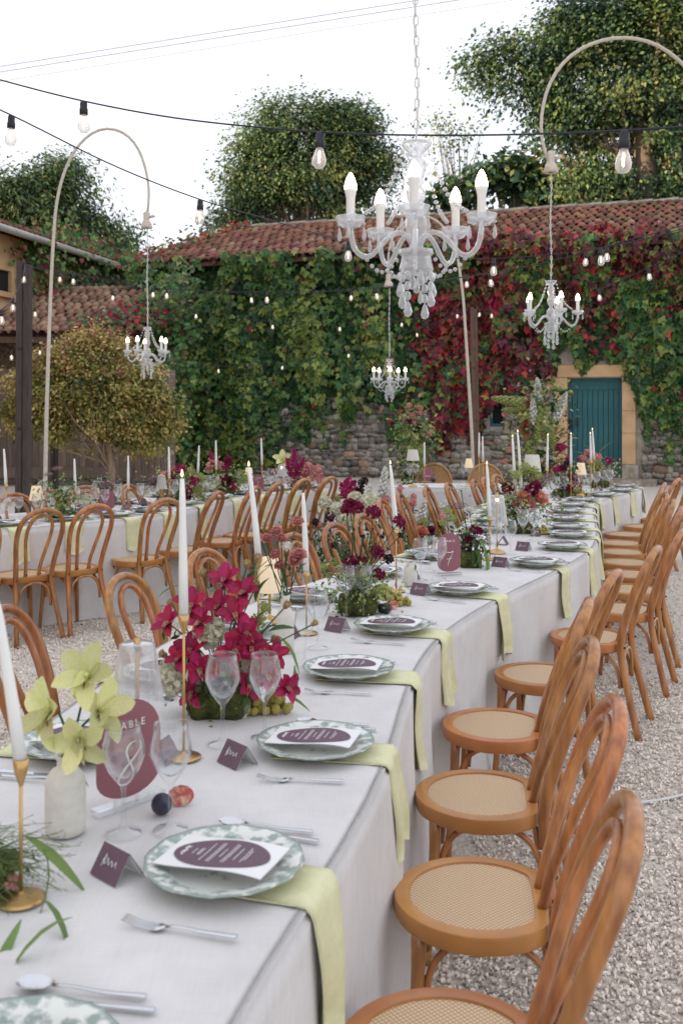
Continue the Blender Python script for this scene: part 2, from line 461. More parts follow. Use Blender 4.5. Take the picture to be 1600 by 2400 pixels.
# door and its stone surround
dm = MB(); dw = du1 - du0
door = thing('door', '', '', ((du0+du1)/2, 0.22, 0)); 
for k in ('label', 'category'): del door[k]
door.parent = barn
nb = 9; bwid = (dw - 0.16) / nb
for i in range(nb):
    m_ = MB(); box(m_, (0, 0, 0), (bwid - 0.012, 0.04, dtop - 0.26))
    o = m_.build('door_board', TEAL, door, smooth=False); o.location = (-dw/2 + 0.08 + bwid*(i+.5), 0.0 + 0.004*(i % 2), (dtop-0.26)/2 + 0.02)
m_ = MB(); box(m_, (0, -0.01, dtop - 0.12), (dw, 0.07, 0.24)); box(m_, (-dw/2+.038, -0.01, (dtop-.24)/2), (0.076, 0.07, dtop-.245)); box(m_, (dw/2-.038, -0.01, (dtop-.24)/2), (0.076, 0.07, dtop-.245))
m_.build('door_frame', TEAL, door, smooth=False)
m_ = MB(); box(m_, (0, 0.06, dtop/2), (dw, 0.03, dtop)); m_.build('door_backing', DARK, door, smooth=False)
m_ = MB(); box(m_, (-dw/2+.19, -0.05, 1.28), (0.035, 0.03, 0.19)); box(m_, (-dw/2+.19, -0.03, 1.28), (0.02, 0.05, 0.1)); m_.build('handle', BLACKP, door, smooth=False)
m_ = MB(); box(m_, (-dw/2+.045, -0.06, 1.26), (0.06, 0.04, 0.2)); m_.build('lock', BLACKP, door, smooth=False)
jw = 0.27
for sgn, xx in ((-1, du0 - jw/2), (1, du1 + jw/2 )):
    hs = [0.0, 0.42, 1.08, 1.55, dtop + 0.02]
    for k in range(4):
        m_ = MB(); h = hs[k+1] - hs[k] - 0.008
        ww = jw + (0.06 if k == 0 else 0.0)
        box(m_, (xx + sgn * (0.03 if k == 0 else 0), 0.10 - (0.03 if k == 0 else 0), hs[k] + h/2), (ww, 0.34, h))
        o = m_.build('jamb_block', OLDST if k == 0 else SAND, barn, smooth=False)
m_ = MB(); box(m_, ((du0+du1)/2, 0.10, dtop + 0.02 + 0.13), (dw + 2*jw - 0.12, 0.34, 0.25)); m_.build('lintel', SAND, barn, smooth=False)
m_ = MB(); box(m_, ((du0+du1)/2, -0.3, 0.06), (dw + 1.4, 0.7, 0.12)); m_.build('doorstep', OLDST, barn, smooth=False)
# windows
for (ua, ub, va, vb) in ((w0u, w1u, w0b, w0t), (x0u, x1u, x0b, x0t)):
    m_ = MB(); cx, cz = (ua+ub)/2, (va+vb)/2; w_, h_ = ub-ua, vb-va
    f = 0.055
    for c, s in (((cx, .12, vb - f/2), (w_, .08, f)), ((cx, .1, va + f/2), (w_, .12, f*1.4)), ((ua+f/2, .12, cz), (f, .076, h_-2*f)), ((ub-f/2, .12, cz), (f, .076, h_-2*f))): box(m_, c, s)
    win = m_.build('window', TEAL, barn, smooth=False)
    m_ = MB(); box(m_, (cx, .16, cz), (w_-.08, .02, h_-.08)); m_.build('pane', DARK, win, smooth=False)
# stones of the wall
def rock_mesh(name, seed, mt):
    rg = random.Random(seed)
    vs = []; fs = []; idx = {}
    def v(i, j, k):
        if (i, j, k) not in idx:
            p = Vector((i-1, j-1, k-1)); q = p.normalized() if p.length else p
            p = p.lerp(q * 1.25, 0.45) * 0.5 + Vector((rg.uniform(-.07, .07), rg.uniform(-.07, .07), rg.uniform(-.07, .07)))
            idx[(i, j, k)] = len(vs); vs.append(p)
        return idx[(i, j, k)]
    for ax in range(3):
        for side in (0, 2):
            for a in range(2):
                for b in range(2):
                    q = []
                    for da, db in ((0,0),(1,0),(1,1),(0,1)):
                        c = [0,0,0]; c[ax] = side; c[(ax+1)%3] = a+da; c[(ax+2)%3] = b+db
                        q.append(v(*c))
                    fs.append(q if side == 2 else q[::-1])
    return MB().add(vs, fs).mesh(name, mt)
rocks = [rock_mesh('wall_stone', i, ROCK if i % 8 else ROCKR) for i in range(15)]
def stone_top(px):      # how high bare wall shows, as picture rows
    xs = [560, 640, 700, 800, 880, 960, 1060, 1150, 1290, 1330, 1480, 1520, 1600, 1700]
    ys = [1050, 990, 955, 945, 955, 985, 985, 985, 900, 840, 850, 960, 1040, 1060]
    return np.interp(px, xs, ys)
spots = []
v = 0.05
rg = random.Random(3)
while v < 2.45:
    h = rg.uniform(0.07, 0.15); u = wu(545) + rg.uniform(0, .2)
    while u < wu(1640):
        w = rg.uniform(0.12, 0.32); px, py = proj(wworld(u + w/2, v + h/2))
        if py > stone_top(px) - 14 and not (du0 - jw - .06 - w < u < du1 + jw + .06) and not (w0u - w < u < w1u and w0b - .05 < v + h/2 < w0t + .05):
            spots.append((u + w/2, v + h/2, w, h))
        u += w * 1.02
    v += h * 0.97
spots.sort(key=lambda s: -s[2] * s[3])
rest = MB()
for i, (u, v, w, h) in enumerate(spots):
    vis = i < 290
    rot = (rg.uniform(-.1, .1), rg.uniform(-.26, .26), rg.uniform(-.1, .1)); h *= rg.uniform(.8, 1.5); v += rg.uniform(-.03, .03)
    sc = (w * 1.0, 0.16 + rg.uniform(0, .05), h * 1.02)
    if vis: ob('stone', rocks[i % 15], wall, None, (u, -0.015, v), rot, sc)
    else:
        me = rocks[(i*2+1) % 15]; fs = [tuple(p.vertices) for p in me.polygons]
        rest.add([(u + q.co.x*sc[0], -0.015 + q.co.y*sc[1], v + q.co.z*sc[2]) for q in me.vertices], fs, 0)
rest.build('small_stones', ROCK, wall, True, 'stuff')
# roof: lower edge overhangs the eave, half hip on the left
roofdeck = MB()
OV = 0.45; RS = 0.372
zE = EAVE - 0.02
def rpt(u, t, lift=0.0):     # t: horizontal run from the eave edge up to the ridge
    return (u, -OV + t, zE + t * RS - OV * RS * 0 + lift)
RUN = 4.0
hip = lambda t: -0.35 + 1.25 * (t / RUN) ** 1.1
roofdeck.add([rpt(hip(0), 0), rpt(WL, 0), rpt(WL, RUN), rpt(hip(RUN), RUN)], [(0, 1, 2, 3)])
zr = zE + RUN * RS
roofdeck.add([(hip(0), -OV, zE), (hip(RUN), -OV + RUN, zr), (hip(0), 2*RUN - OV, zE)], [(0, 1, 2)])
roofdeck.add([(hip(RUN), RUN - OV, zr), (WL, RUN - OV, zr), (WL, 2*RUN - OV, zE), (hip(0), 2*RUN - OV, zE)], [(0, 1, 2, 3)])
box(roofdeck, (WL/2 - .1, -OV + 0.1, zE - 0.07), (WL, 0.08, 0.10))
u = 0.4
while u < WL:
    box(roofdeck, (u, -0.2, zE - 0.02), (0.09, 0.5, 0.12)); u += 0.75
roof = roofdeck.build('roof', BROWNW, barn, smooth=False)
def tile_mesh(name, w, l, h, mt, seg=4, th=0.02):
    vs = []; fs = []
    for y, sc in ((0, 1.0), (l, 0.86)):
        for r_ in (0, th):
            for k in range(seg + 1):
                a = math.pi * k / seg
                vs.append((math.cos(a) * (w/2 - r_) * sc, y, max(0, math.sin(a)) * (h - r_) * sc))
    n = seg + 1
    for k in range(seg):
        fs.append((k, k+1, 2*n+k+1, 2*n+k)); fs.append((k, n+k, n+k+1, k+1))
    return MB().add(vs, fs).mesh(name, mt)
def lay_tiles(parent, rows, w, l, lift, mats, tilt_ang, pos, vis_key, names=('roof_tile', 'roof_tiles'), hh=0.07):
    base = [tile_mesh(names[0], w, l * 1.22, hh, m_) for m_ in mats]
    lst = list(rows)
    order = sorted(range(len(lst)), key=lambda i: vis_key(lst[i]))
    keep = set(order[:295])
    rest = MB(); rg = random.Random(5)
    for i, it in enumerate(lst):
        p = pos(it); rot = Matrix.Rotation(tilt_ang, 4, 'X') @ Matrix.Rotation(rg.uniform(-.05, .05), 4, 'Z')
        p = (p[0] + rg.uniform(-.012, .012), p[1] + rg.uniform(-.02, .02), p[2] + rg.uniform(0, .015))
        me = base[rg.choice([0, 0, 1]) if len(mats) > 1 else 0]
        if i in keep:
            o = ob(names[0], me, parent); o.location = p; o.rotation_euler = rot.to_euler()
        else:
            mt = Matrix.Translation(p) @ rot
            rest.add([mt @ q.co for q in me.vertices], [tuple(f.vertices) for f in me.polygons], 0)
    if rest.v: rest.build(names[1], mats[0], parent, True, 'stuff')
tiles = []
nrow = 12; tl = RUN / nrow; tw = 0.215
for r_ in range(nrow):
    u = hip(r_ * tl) + 0.1 + (r_ % 2) * 0.03
    while u < 12.6 if True else False:
        tiles.append((u, r_)); u += tw
lay_tiles(roof, tiles, tw * 1.02, tl / math.cos(math.atan(RS)), 0, [TILE, TILEG], math.atan(RS),
          lambda it: rpt(it[0], it[1] * tl - 0.05, 0.012), lambda it: it[1] * 10 - it[0] * .2 + (0 if it[0] > 1.2 else 50))
u = hip(RUN)
while u < WL:
    m_ = MB(); tube(m_, [(u, RUN-OV, zr + .0), (u + 0.62, RUN-OV, zr + .03)], 0.14, 8, flat=0.6)
    m_.build('ridge_tile', RIDGE, roof); u += 0.6
pts = [(hip(t) - .02, -OV + t, zE + t * RS + 0.04) for t in np.linspace(0, RUN, 9)]
for a, b in zip(pts[:-1], pts[1:]):
    m_ = MB(); tube(m_, [a, b], 0.10, 7, flat=0.6); m_.build('hip_tile', RIDGE, roof)

# ================================================================ THE SHED AND THE HOUSE ON THE LEFT
HW0 = Vector((-8.8, 17.4, 0)); HW1 = Vector((-6.0, 30.5, 0))
hd = (HW1 - HW0).normalized(); hn = Vector((hd.y, -hd.x, 0))
STUCCO = M('orange_stucco', (0.58, 0.37, 0.20), 0.95, (0.68, 0.47, 0.28), 2, bump=0.3, bscale=25)
house = thing('farmhouse', 'tall orange stuccoed farmhouse with tiled roof and grey gutter at left', 'house', HW0, math.atan2(hd.y, hd.x))
HL = (HW1 - HW0).length; HE = 5.55
hm = MB(); box(hm, (HL/2, 3.0, HE/2), (HL, 6.0, HE)); hwall = hm.build('wall', STUCCO, house, smooth=False)
def huv(px, py):
    k = (px - 800) / FPX
    u = (k * HW0.y - HW0.x) / (hd.x - k * hd.y); p = HW0 + hd * u
    return u, CAMH - (py - YH) * p.y / FPX
ua, vb = huv(-30, 614); ub, va = huv(26, 700)
m_ = MB()
for c, s in ((((ua+ub)/2, -.03, vb - .05), (ub-ua, .14, .12)), (((ua+ub)/2, -.04, va + .05), (ub-ua+.1, .2, .12)), ((ub-.06, -.03, (va+vb)/2), (.14, .14, vb-va-.22)), ((ua+.06, -.03, (va+vb)/2), (.12, .14, vb-va-.22))): box(m_, c, s)
w_ = m_.build('window', SAND, house, smooth=False)
m_ = MB(); box(m_, ((ua+ub)/2, -.006, (va+vb)/2), (ub-ua-.2, .012, vb-va-.2)); m_.build('pane', DARK, w_, smooth=False)
hr = MB(); hrs = 0.36
hr.add([(-.3, -.5, HE), (HL + .2, -.5, HE), (HL + .2, 3.0, HE + 3.5*hrs), (-.3, 3.0, HE + 3.5*hrs)], [(0,1,2,3)])
hr.add([(-.3, 6.5, HE), (HL + .2, 6.5, HE), (HL + .2, 3.0, HE + 3.5*hrs), (-.3, 3.0, HE + 3.5*hrs)], [(3,2,1,0)])
hr.add([(HL+.2, -.5, HE), (HL+.2, 6.5, HE), (HL+.2, 3.0, HE + 3.5*hrs)], [(0,1,2)])
hroof = hr.build('roof', TILE, house, smooth=False)
ht = []
nr = 8; tl2 = 3.5 / nr
for r_ in range(nr):
    u = 3.0
    while u < HL: ht.append((u, r_)); u += .23
lay_tiles(hroof, ht, .235, tl2 / math.cos(math.atan(hrs)), 0, [TILE], math.atan(hrs), lambda it: (it[0], -.55 + it[1]*tl2, HE + it[1]*tl2*hrs + .015), lambda it: it[1])
m_ = MB(); tube(m_, [(-.3, -.58, HE - .03), (HL*0.82, -.58, HE - .06)], 0.085, 8)
ZINC = M('zinc_gutter', (0.36, 0.38, 0.36), 0.55, (0.48, 0.47, 0.42), 4, metal=0.3); m_.build('gutter', ZINC, house)

SHZ0, SHZ1 = 3.16, 4.52; SY0, SY1 = 21.0, 24.7
shed = thing('lean_to_shed', 'low timber shed with wavy clay tile roof behind the plank fence', 'shed', (-9.0, SY0, 0))
srs = (SHZ1 - SHZ0) / (SY1 - SY0); SLEN = 4.75
m_ = MB()
m_.add([(0, 0, SHZ0), (SLEN, 0, SHZ0), (SLEN, SY1-SY0, SHZ1), (0, SY1-SY0, SHZ1)], [(0,1,2,3)])
m_.add([(0, 0, SHZ0-.05), (SLEN, 0, SHZ0-.05), (SLEN, SY1-SY0, SHZ1-.05), (0, SY1-SY0, SHZ1-.05)], [(3,2,1,0)])
box(m_, (SLEN/2, .06, SHZ0 - .12), (SLEN, .1, .12))
sroof = m_.build('roof', BROWNW, shed, smooth=False)
st = []; snr = 12; stl = (SY1 - SY0) / snr; stw = 0.2
for r_ in range(snr):
    u = 0.12 + (r_ % 2) * .04
    while u < SLEN: st.append((u, r_)); u += stw
lay_tiles(sroof, st, stw * .98, stl / math.cos(math.atan(srs)), 0, [TILEG, TILEG], math.atan(srs), lambda it: (it[0], -.08 + it[1]*stl, SHZ0 + it[1]*stl*srs + .015), lambda it: -it[0], hh=0.085)
m_ = MB()
for x in (1.05, 2.6, 4.4): box(m_, (x, .2, 1.5), (.16, .16, 3.0)); 
for x in (1.05, 2.6, 4.4):
    bar(m_, (x, .2, 2.35), (x + .55, .2, 2.98), .09, .09); bar(m_, (x, .2, 2.35), (x - .55, .2, 2.98), .09, .09)
for k in range(6): bar(m_, (.9 + k*.22, .32, 2.42), (1.35 + k*.22, .32, 3.0), .05, .03)
for k in range(6): bar(m_, (1.35 + k*.22, .36, 2.42), (.9 + k*.22, .36, 3.0), .05, .03)
m_.build('truss', BROWNW, shed, smooth=False)
m_ = MB(); box(m_, (SLEN/2, 3.5, 1.7), (SLEN, .1, 3.4)); m_.build('back_wall', BROWNW, shed, smooth=False)
for k in range(17):
    m_ = MB(); tube(m_, [(k*.28, SY1-SY0 + .02, SHZ1 + .02), (k*.28 + .3, SY1-SY0 + .02, SHZ1 + .045)], 0.10, 7, flat=0.6); m_.build('ridge_tile', RIDGE, sroof)

# added building, unseen at left, made to keep low sun off the courtyard
sun_block = thing('added_sun_blocker', 'added unseen stuccoed building out at left, blocking low sun from the courtyard', 'house', (-24, -14, 0))
m_ = MB(); box(m_, (4, 19, 4.7), (8, 38, 9.4)); m_.build('wall', STUCCO, sun_block, False)
m_ = MB(); e_ = 9.4
m_.add([(-.5, -.4, e_ - .1), (8.5, -.4, e_ - .1), (4, -.4, e_ + 2.4), (-.5, 38.4, e_ - .1), (8.5, 38.4, e_ - .1), (4, 38.4, e_ + 2.4)], [(0, 1, 2), (5, 4, 3), (1, 4, 5, 2), (0, 2, 5, 3), (0, 3, 4, 1)]); m_.build('roof', TILE, sun_block, False)
for k in range(5):
    for z in (1.6, 5.0):
        m_ = MB(); box(m_, (8.02, 3.5 + k*6, z), (.12, 1.1, 1.5)); w_ = m_.build('window', SAND, sun_block, False)
        m_ = MB(); box(m_, (8.07, 3.5 + k*6, z), (.06, .86, 1.26)); m_.build('pane', DARK, w_, False)
# plank fence
FENCE = M('weathered_plank', (0.125, 0.092, 0.072), 0.9, (0.22, 0.17, 0.14), 5, (0.3, 0.7), rand=0.28, hue=0.01, stretch=(10, 10, .6), bump=0.3, bscale=25)
fence = thing('plank_fence', 'tall weathered vertical plank fence behind the left table', 'fence', (-7.6, 20.5, 0))
x = 0.0; rg = random.Random(9)
while x < 4.05:
    w = rg.uniform(0.11, 0.16); m_ = MB(); box(m_, (0, 0, 0), (w - .008, .03, 2.3))
    o = m_.build('fence_plank', FENCE, fence, smooth=False); o.location = (x + w/2, rg.uniform(-.008, .008), 1.25 + rg.uniform(-.02, .03)); x += w
for z in (0.35, 2.05):
    m_ = MB(); box(m_, (2.03, .06, z), (4.06, .06, .12)); m_.build('fence_rail', BROWNW, fence, smooth=False)
for x in (.9, 2.55):
    m_ = MB(); box(m_, (x, -.05, .28), (1.5, .06, .22)); m_.build('kick_board', FENCE, fence, smooth=False)

# ================================================================ CREEPER
LG = [M('creeper_leaf_deep_green', (0.039, 0.100, 0.035), 0.45, rand=0.35, hue=0.02, transl=0.2),
      M('creeper_leaf_green', (0.096, 0.201, 0.049), 0.45, rand=0.35, hue=0.02, transl=0.25),
      M('creeper_leaf_yellow_green', (0.273, 0.338, 0.081), 0.5, rand=0.3, hue=0.02, transl=0.3),
      M('creeper_leaf_olive', (0.132, 0.099, 0.040), 0.5, rand=0.35, hue=0.02, transl=0.25),
      M('creeper_leaf_wine', (0.099, 0.018, 0.029), 0.5, rand=0.4, hue=0.015, transl=0.2),
      M('creeper_leaf_crimson', (0.290, 0.016, 0.040), 0.45, rand=0.35, hue=0.012, transl=0.3),
      M('creeper_leaf_scarlet', (0.554, 0.040, 0.040), 0.45, rand=0.25, hue=0.012, transl=0.3),
      M('creeper_leaf_bronze', (0.224, 0.092, 0.046), 0.5, rand=0.35, hue=0.02, transl=0.25)]
def low_edge(px):       # lower limit of the creeper on the barn, as a picture row
    xs = [340, 560, 610, 680, 740, 800, 880, 930, 1000, 1060, 1110, 1180, 1215, 1290, 1325, 1350, 1440, 1470, 1500, 1515, 1540, 1600, 1750]
    ys = [1125, 1122, 1090, 1045, 1015, 985, 985, 1000, 1025, 1030, 1025, 985, 960, 900, 855, 838, 858, 900, 940, 1020, 1070, 1085, 1090]
    return np.interp(px, xs, ys)
def smooth_noise(u, v, s, seed):
    r2 = np.random.default_rng(seed); G = r2.random((64, 64))
    x = (u * s) % 63; y = (v * s) % 63
    i = np.floor(x).astype(int); j = np.floor(y).astype(int); fx = x - i; fy = y - j
    fx = fx*fx*(3-2*fx); fy = fy*fy*(3-2*fy)
    return G[i, j]*(1-fx)*(1-fy) + G[i+1, j]*fx*(1-fy) + G[i, j+1]*(1-fx)*fy + G[i+1, j+1]*fx*fy
def creeper_colour(px, py, u, v, n):
    c = np.zeros(len(px), int)
    t = rng.random(n)
    patch = smooth_noise(u + 20, v + 20, 1.3, 4); fine = smooth_noise(u + 11, v + 11, 4.0, 6)
    c[:] = np.where(t + .5*(fine-.5) < .40, 0, np.where(t < .86 - .25*(patch > .6), 1, np.where(t < .975, 2, 3)))
    red = .8*np.clip(1 - np.abs(px - 1100) / 200, 0, 1) * np.clip((py - 590) / 120, 0.25, 1) * (0.5 + 1.1 * patch)
    red += 0.85 * np.exp(-((px - 1250) / 70) ** 2 - ((py - 850) / 60) ** 2) + 0.5 * np.exp(-((px - 900) / 70) ** 2 - ((py - 960) / 25) ** 2)
    red += 0.40 * np.clip((px - 1000) / 300, 0, 1) * (py < 640) + 0.5 * np.exp(-((px - 1590) / 40) ** 2 - ((py - 880) / 70) ** 2)
    red += 0.14 * (px > 880) * (patch > .55) + .55 * np.clip((px - 960) / 160, 0, 1) * (py < 830) * np.clip(patch * 1.5 - .2, 0, 1)
    isred = (smooth_noise(u + 31, v + 17, 3.4, 21) * .62 + rng.random(n) * .38) < red * 0.80
    t2 = rng.random(n)
    rc = np.where(t2 < .34 + .2*(px > 1180), 4, np.where(t2 < .64, 5, np.where(t2 < .70, 6, np.where(t2 < .9, 7, 3))))
    c = np.where(isred, rc, c)
    hi = (py < 640) & (rng.random(n) < .07 + .4*(px > 850))
    c = np.where(hi, rng.choice([3, 7, 2, 4], n), c)
    pale = (np.abs(px - 735) < 28) & (py < 900) & (rng.random(n) < .5)  # light on one hanging strand, painted as yellow-green leaves
    c = np.where(pale, 2, c)
    stray = rng.random(n)
    c = np.where((stray < .002 + .004*(px > 850)), 6, np.where(stray < .008 + .014*(px > 850), 7, c))
    return c
NL = 34000
u = rng.random(NL) * (wu(1690) + 0.25) - 0.25; v = rng.random(NL) * (EAVE + .1)
wp = np.array(P0)[None, :] + u[:, None] * np.array(WD)[None, :]
px = 800 + FPX * wp[:, 0] / wp[:, 1]; py = YH + FPX * (CAMH - v) / wp[:, 1]
edge = low_edge(px) + 130 * (smooth_noise(u + 9, v*.1 + 3, 4.5, 9) - .5)
keep = py < edge
thin = (py > edge - 70) & (rng.random(NL) < .35)
keep &= ~thin
# gaps where flat deep green leaves paint shade into the creeper
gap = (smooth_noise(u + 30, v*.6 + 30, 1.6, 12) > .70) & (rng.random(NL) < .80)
# the door opening and the little windows
inwin = (u > w0u + .05) & (u < w1u + .02) & (v > w0b) & (v < w0t - .15)
keep &= ~inwin
u, v, px, py = u[keep], v[keep], px[keep], py[keep]; n = len(u)
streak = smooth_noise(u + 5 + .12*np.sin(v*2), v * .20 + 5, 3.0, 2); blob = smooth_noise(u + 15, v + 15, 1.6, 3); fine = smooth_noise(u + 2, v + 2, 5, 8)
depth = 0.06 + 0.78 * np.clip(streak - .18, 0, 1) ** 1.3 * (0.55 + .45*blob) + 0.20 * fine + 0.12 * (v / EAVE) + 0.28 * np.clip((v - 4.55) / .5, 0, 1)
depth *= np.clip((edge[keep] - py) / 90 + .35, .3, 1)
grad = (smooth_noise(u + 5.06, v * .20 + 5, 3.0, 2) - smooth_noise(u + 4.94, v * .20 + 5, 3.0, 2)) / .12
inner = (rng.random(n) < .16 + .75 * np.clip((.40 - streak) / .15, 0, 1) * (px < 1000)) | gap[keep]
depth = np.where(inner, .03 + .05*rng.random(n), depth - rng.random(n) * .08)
P = wp[keep] + depth[:, None] * np.array(WN)[None, :]; P[:, 2] = v
N = np.array(WN)[None, :] * 1.0 + rng.normal(0, .42, (n, 3)); N[:, 2] += .30; N -= (grad * .30)[:, None] * np.array(WD)[None, :]
T = np.c_[rng.normal(0, .5, n), rng.normal(0, .5, n), -np.ones(n)]
size = 0.095 + 0.095 * rng.random(n) * (0.6 + .8*fine)
ci = creeper_colour(px, py, u, v, n)
ci = np.where((ci == 3) & (px < 850) & (rng.random(n) < .7), 1, ci)
ci = np.where((ci < 2) & (streak > .64) & (rng.random(n) < .20), 2, ci)
ci = np.where(inner & (rng.random(n) < .8), 0, ci)  # recessed leaves recoloured deep green, shade painted into the grooves
creeper = thing('creeper', 'thick green and crimson virginia creeper hanging over the barn wall', 'creeper', P0, 0)
shown = depth + size
inv = (px > 360) & (px < 1590) & (py < 1040)
order = np.argsort(-(shown - 5 * ~inv))
big = order[:280]; small = order[280:]
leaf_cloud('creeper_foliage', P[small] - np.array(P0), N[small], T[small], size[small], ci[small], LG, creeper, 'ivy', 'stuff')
ivym = {}
def ivy_leaf(c):
    if c not in ivym:
        tv, tf = LEAF['ivy']; ivym[c] = MB().add(tv, tf).mesh('creeper_leaf', LG[c], smooth=False)
    return ivym[c]
def orient(Nv, Tv):
    Nv = Vector(Nv).normalized(); Tv = Vector(Tv); Tv = (Tv - Nv * Tv.dot(Nv)).normalized(); B = Tv.cross(Nv)
    return Matrix((B, Tv, Nv)).transposed()
for i in big:
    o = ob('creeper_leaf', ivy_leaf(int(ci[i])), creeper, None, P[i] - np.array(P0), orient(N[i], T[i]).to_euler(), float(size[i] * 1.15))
m_ = MB(); rg = random.Random(12)
for k in range(26):
    uu = rg.uniform(0.3, 13); vv = 0.0; pts = []
    vv = 0.0 if not (du0 - .5 < uu < du1 + .5) else dtop + .4
    while vv < 4.6: pts.append(wworld(uu, vv, .05) - P0); uu += rg.uniform(-.12, .12); vv += .3
    tube(m_, pts, .012, 4)
m_.build('creeper_stem', BROWNW, creeper, True, 'stuff')
# creeper spilling over the barn roof corner, the shed roof and the farmhouse
def spill(name, label, pts, n, spread, cols, size=(.07, .13), nrm=(0, -.8, .7), kind='diamond'):
    c = pts[0][0]
    PP = []; 
    for k in range(n):
        p, r_ = random.choice(pts)
        PP.append(np.array(p) + rng.normal(0, 1, 3) * np.array(spread) * r_)
    PP = np.array(PP); nn = len(PP)
    NN = np.array(nrm)[None, :] + rng.normal(0, .45, (nn, 3)); TT = np.c_[rng.normal(0, .6, nn), rng.normal(0, .4, nn), -np.ones(nn)]
    sz = rng.uniform(*size, nn)
    t = thing('creeper', label, 'creeper', c, 0)
    leaf_cloud('creeper_foliage', PP - np.array(c), NN, TT, sz, rng.choice(cols, nn), LG, t, 'ivy', 'stuff')
    return t
hp = []
for k in range(14):
    t_ = k / 13 * RUN; q = Matrix.Rotation(WRZ, 4, 'Z') @ Vector((hip(t_) + .05, -OV + t_, zE + t_*RS + .1)) + P0
    hp.append((q, 1.0 if k < 9 else .8))
for k in range(6):
    q = Matrix.Rotation(WRZ, 4, 'Z') @ Vector((-.2 + k*.3, -OV + .1, zE + .02)) + P0; hp.append((q, .8))
spill('creeper', 'reddish olive creeper along the left hip of the barn roof', hp, 900, (.16, .2, .10), [3, 3, 7, 2, 1, 5, 6])
hp = []
for k in range(10):
    q = Matrix.Rotation(WRZ, 4, 'Z') @ Vector((wu(1090) + k * .42, -OV + random.uniform(0, .5), zE + .12 + random.uniform(0, .2))) + P0; hp.append((q, random.uniform(.3, 1)))
spill('creeper', 'scarlet creeper tufts creeping over the barn eave at right', hp, 480, (.25, .12, .10), [4, 5, 5, 6, 6, 4, 7, 3])
sp = []
for k in range(60):
    t_ = random.random() ** .7; px_, py_ = 210 + 190 * t_, 775 - 90 * t_ * random.random()
    y_ = 21.3 + 2.6 * random.random() * t_
    z_ = SHZ0 + (y_ - SY0) * srs + .1; x_ = (px_ - 800) * y_ / FPX
    sp.append(((x_, y_ - .1, z_), 1))
spill('creeper', 'crimson and green creeper on the right end of the shed roof', sp, 1500, (.22, .25, .10), [5, 5, 5, 4, 6, 1, 0, 1, 3, 1])
sp = []
for k in range(150):
    u_, v_ = random.uniform(.33, .99) ** .9 * HL, 0
    v_ = random.uniform(3.3 if u_ > HL*.5 else 4.4, HE + .1)
    p = HW0 + hd * u_ + hn * .22
    if proj((p.x, p.y, v_))[0] > (95 if v_ < HE - .7 else 45): sp.append(((p.x, p.y, v_), 1))
for k in range(36):
    t_ = random.random(); u_ = HL * (.55 + .45*t_); p = HW0 + hd * u_ - hn * random.uniform(-.5, 2.2) * t_; q = (p - (HW0 + hd*u_)).dot(-hn)
    sp.append(((p.x, p.y, HE + max(0, q + .5) * hrs + .12), 1))
spill('creeper', 'green creeper hanging below the farmhouse gutter at left', sp, 6500, (.26, .3, .28), [0, 1, 1, 2, 1, 3, 2, 1, 7, 1, 0, 1, 5], nrm=(hn.x, hn.y, .35), size=(.08, .15))
sp = []
for k in range(16):
    pass
for k in range(70):
    q_ = random.random(); sp.append((atd(random.uniform(352, 440), 640 + 470*q_, random.uniform(20.9, 22.5)), 1))
spill('creeper', 'green creeper curtain hiding the left corner of the barn', sp, 2600, (.16, .22, .2), [0, 0, 1, 1, 1, 2, 0, 3, 1], nrm=(-.1, -.9, .35), size=(.08, .15))

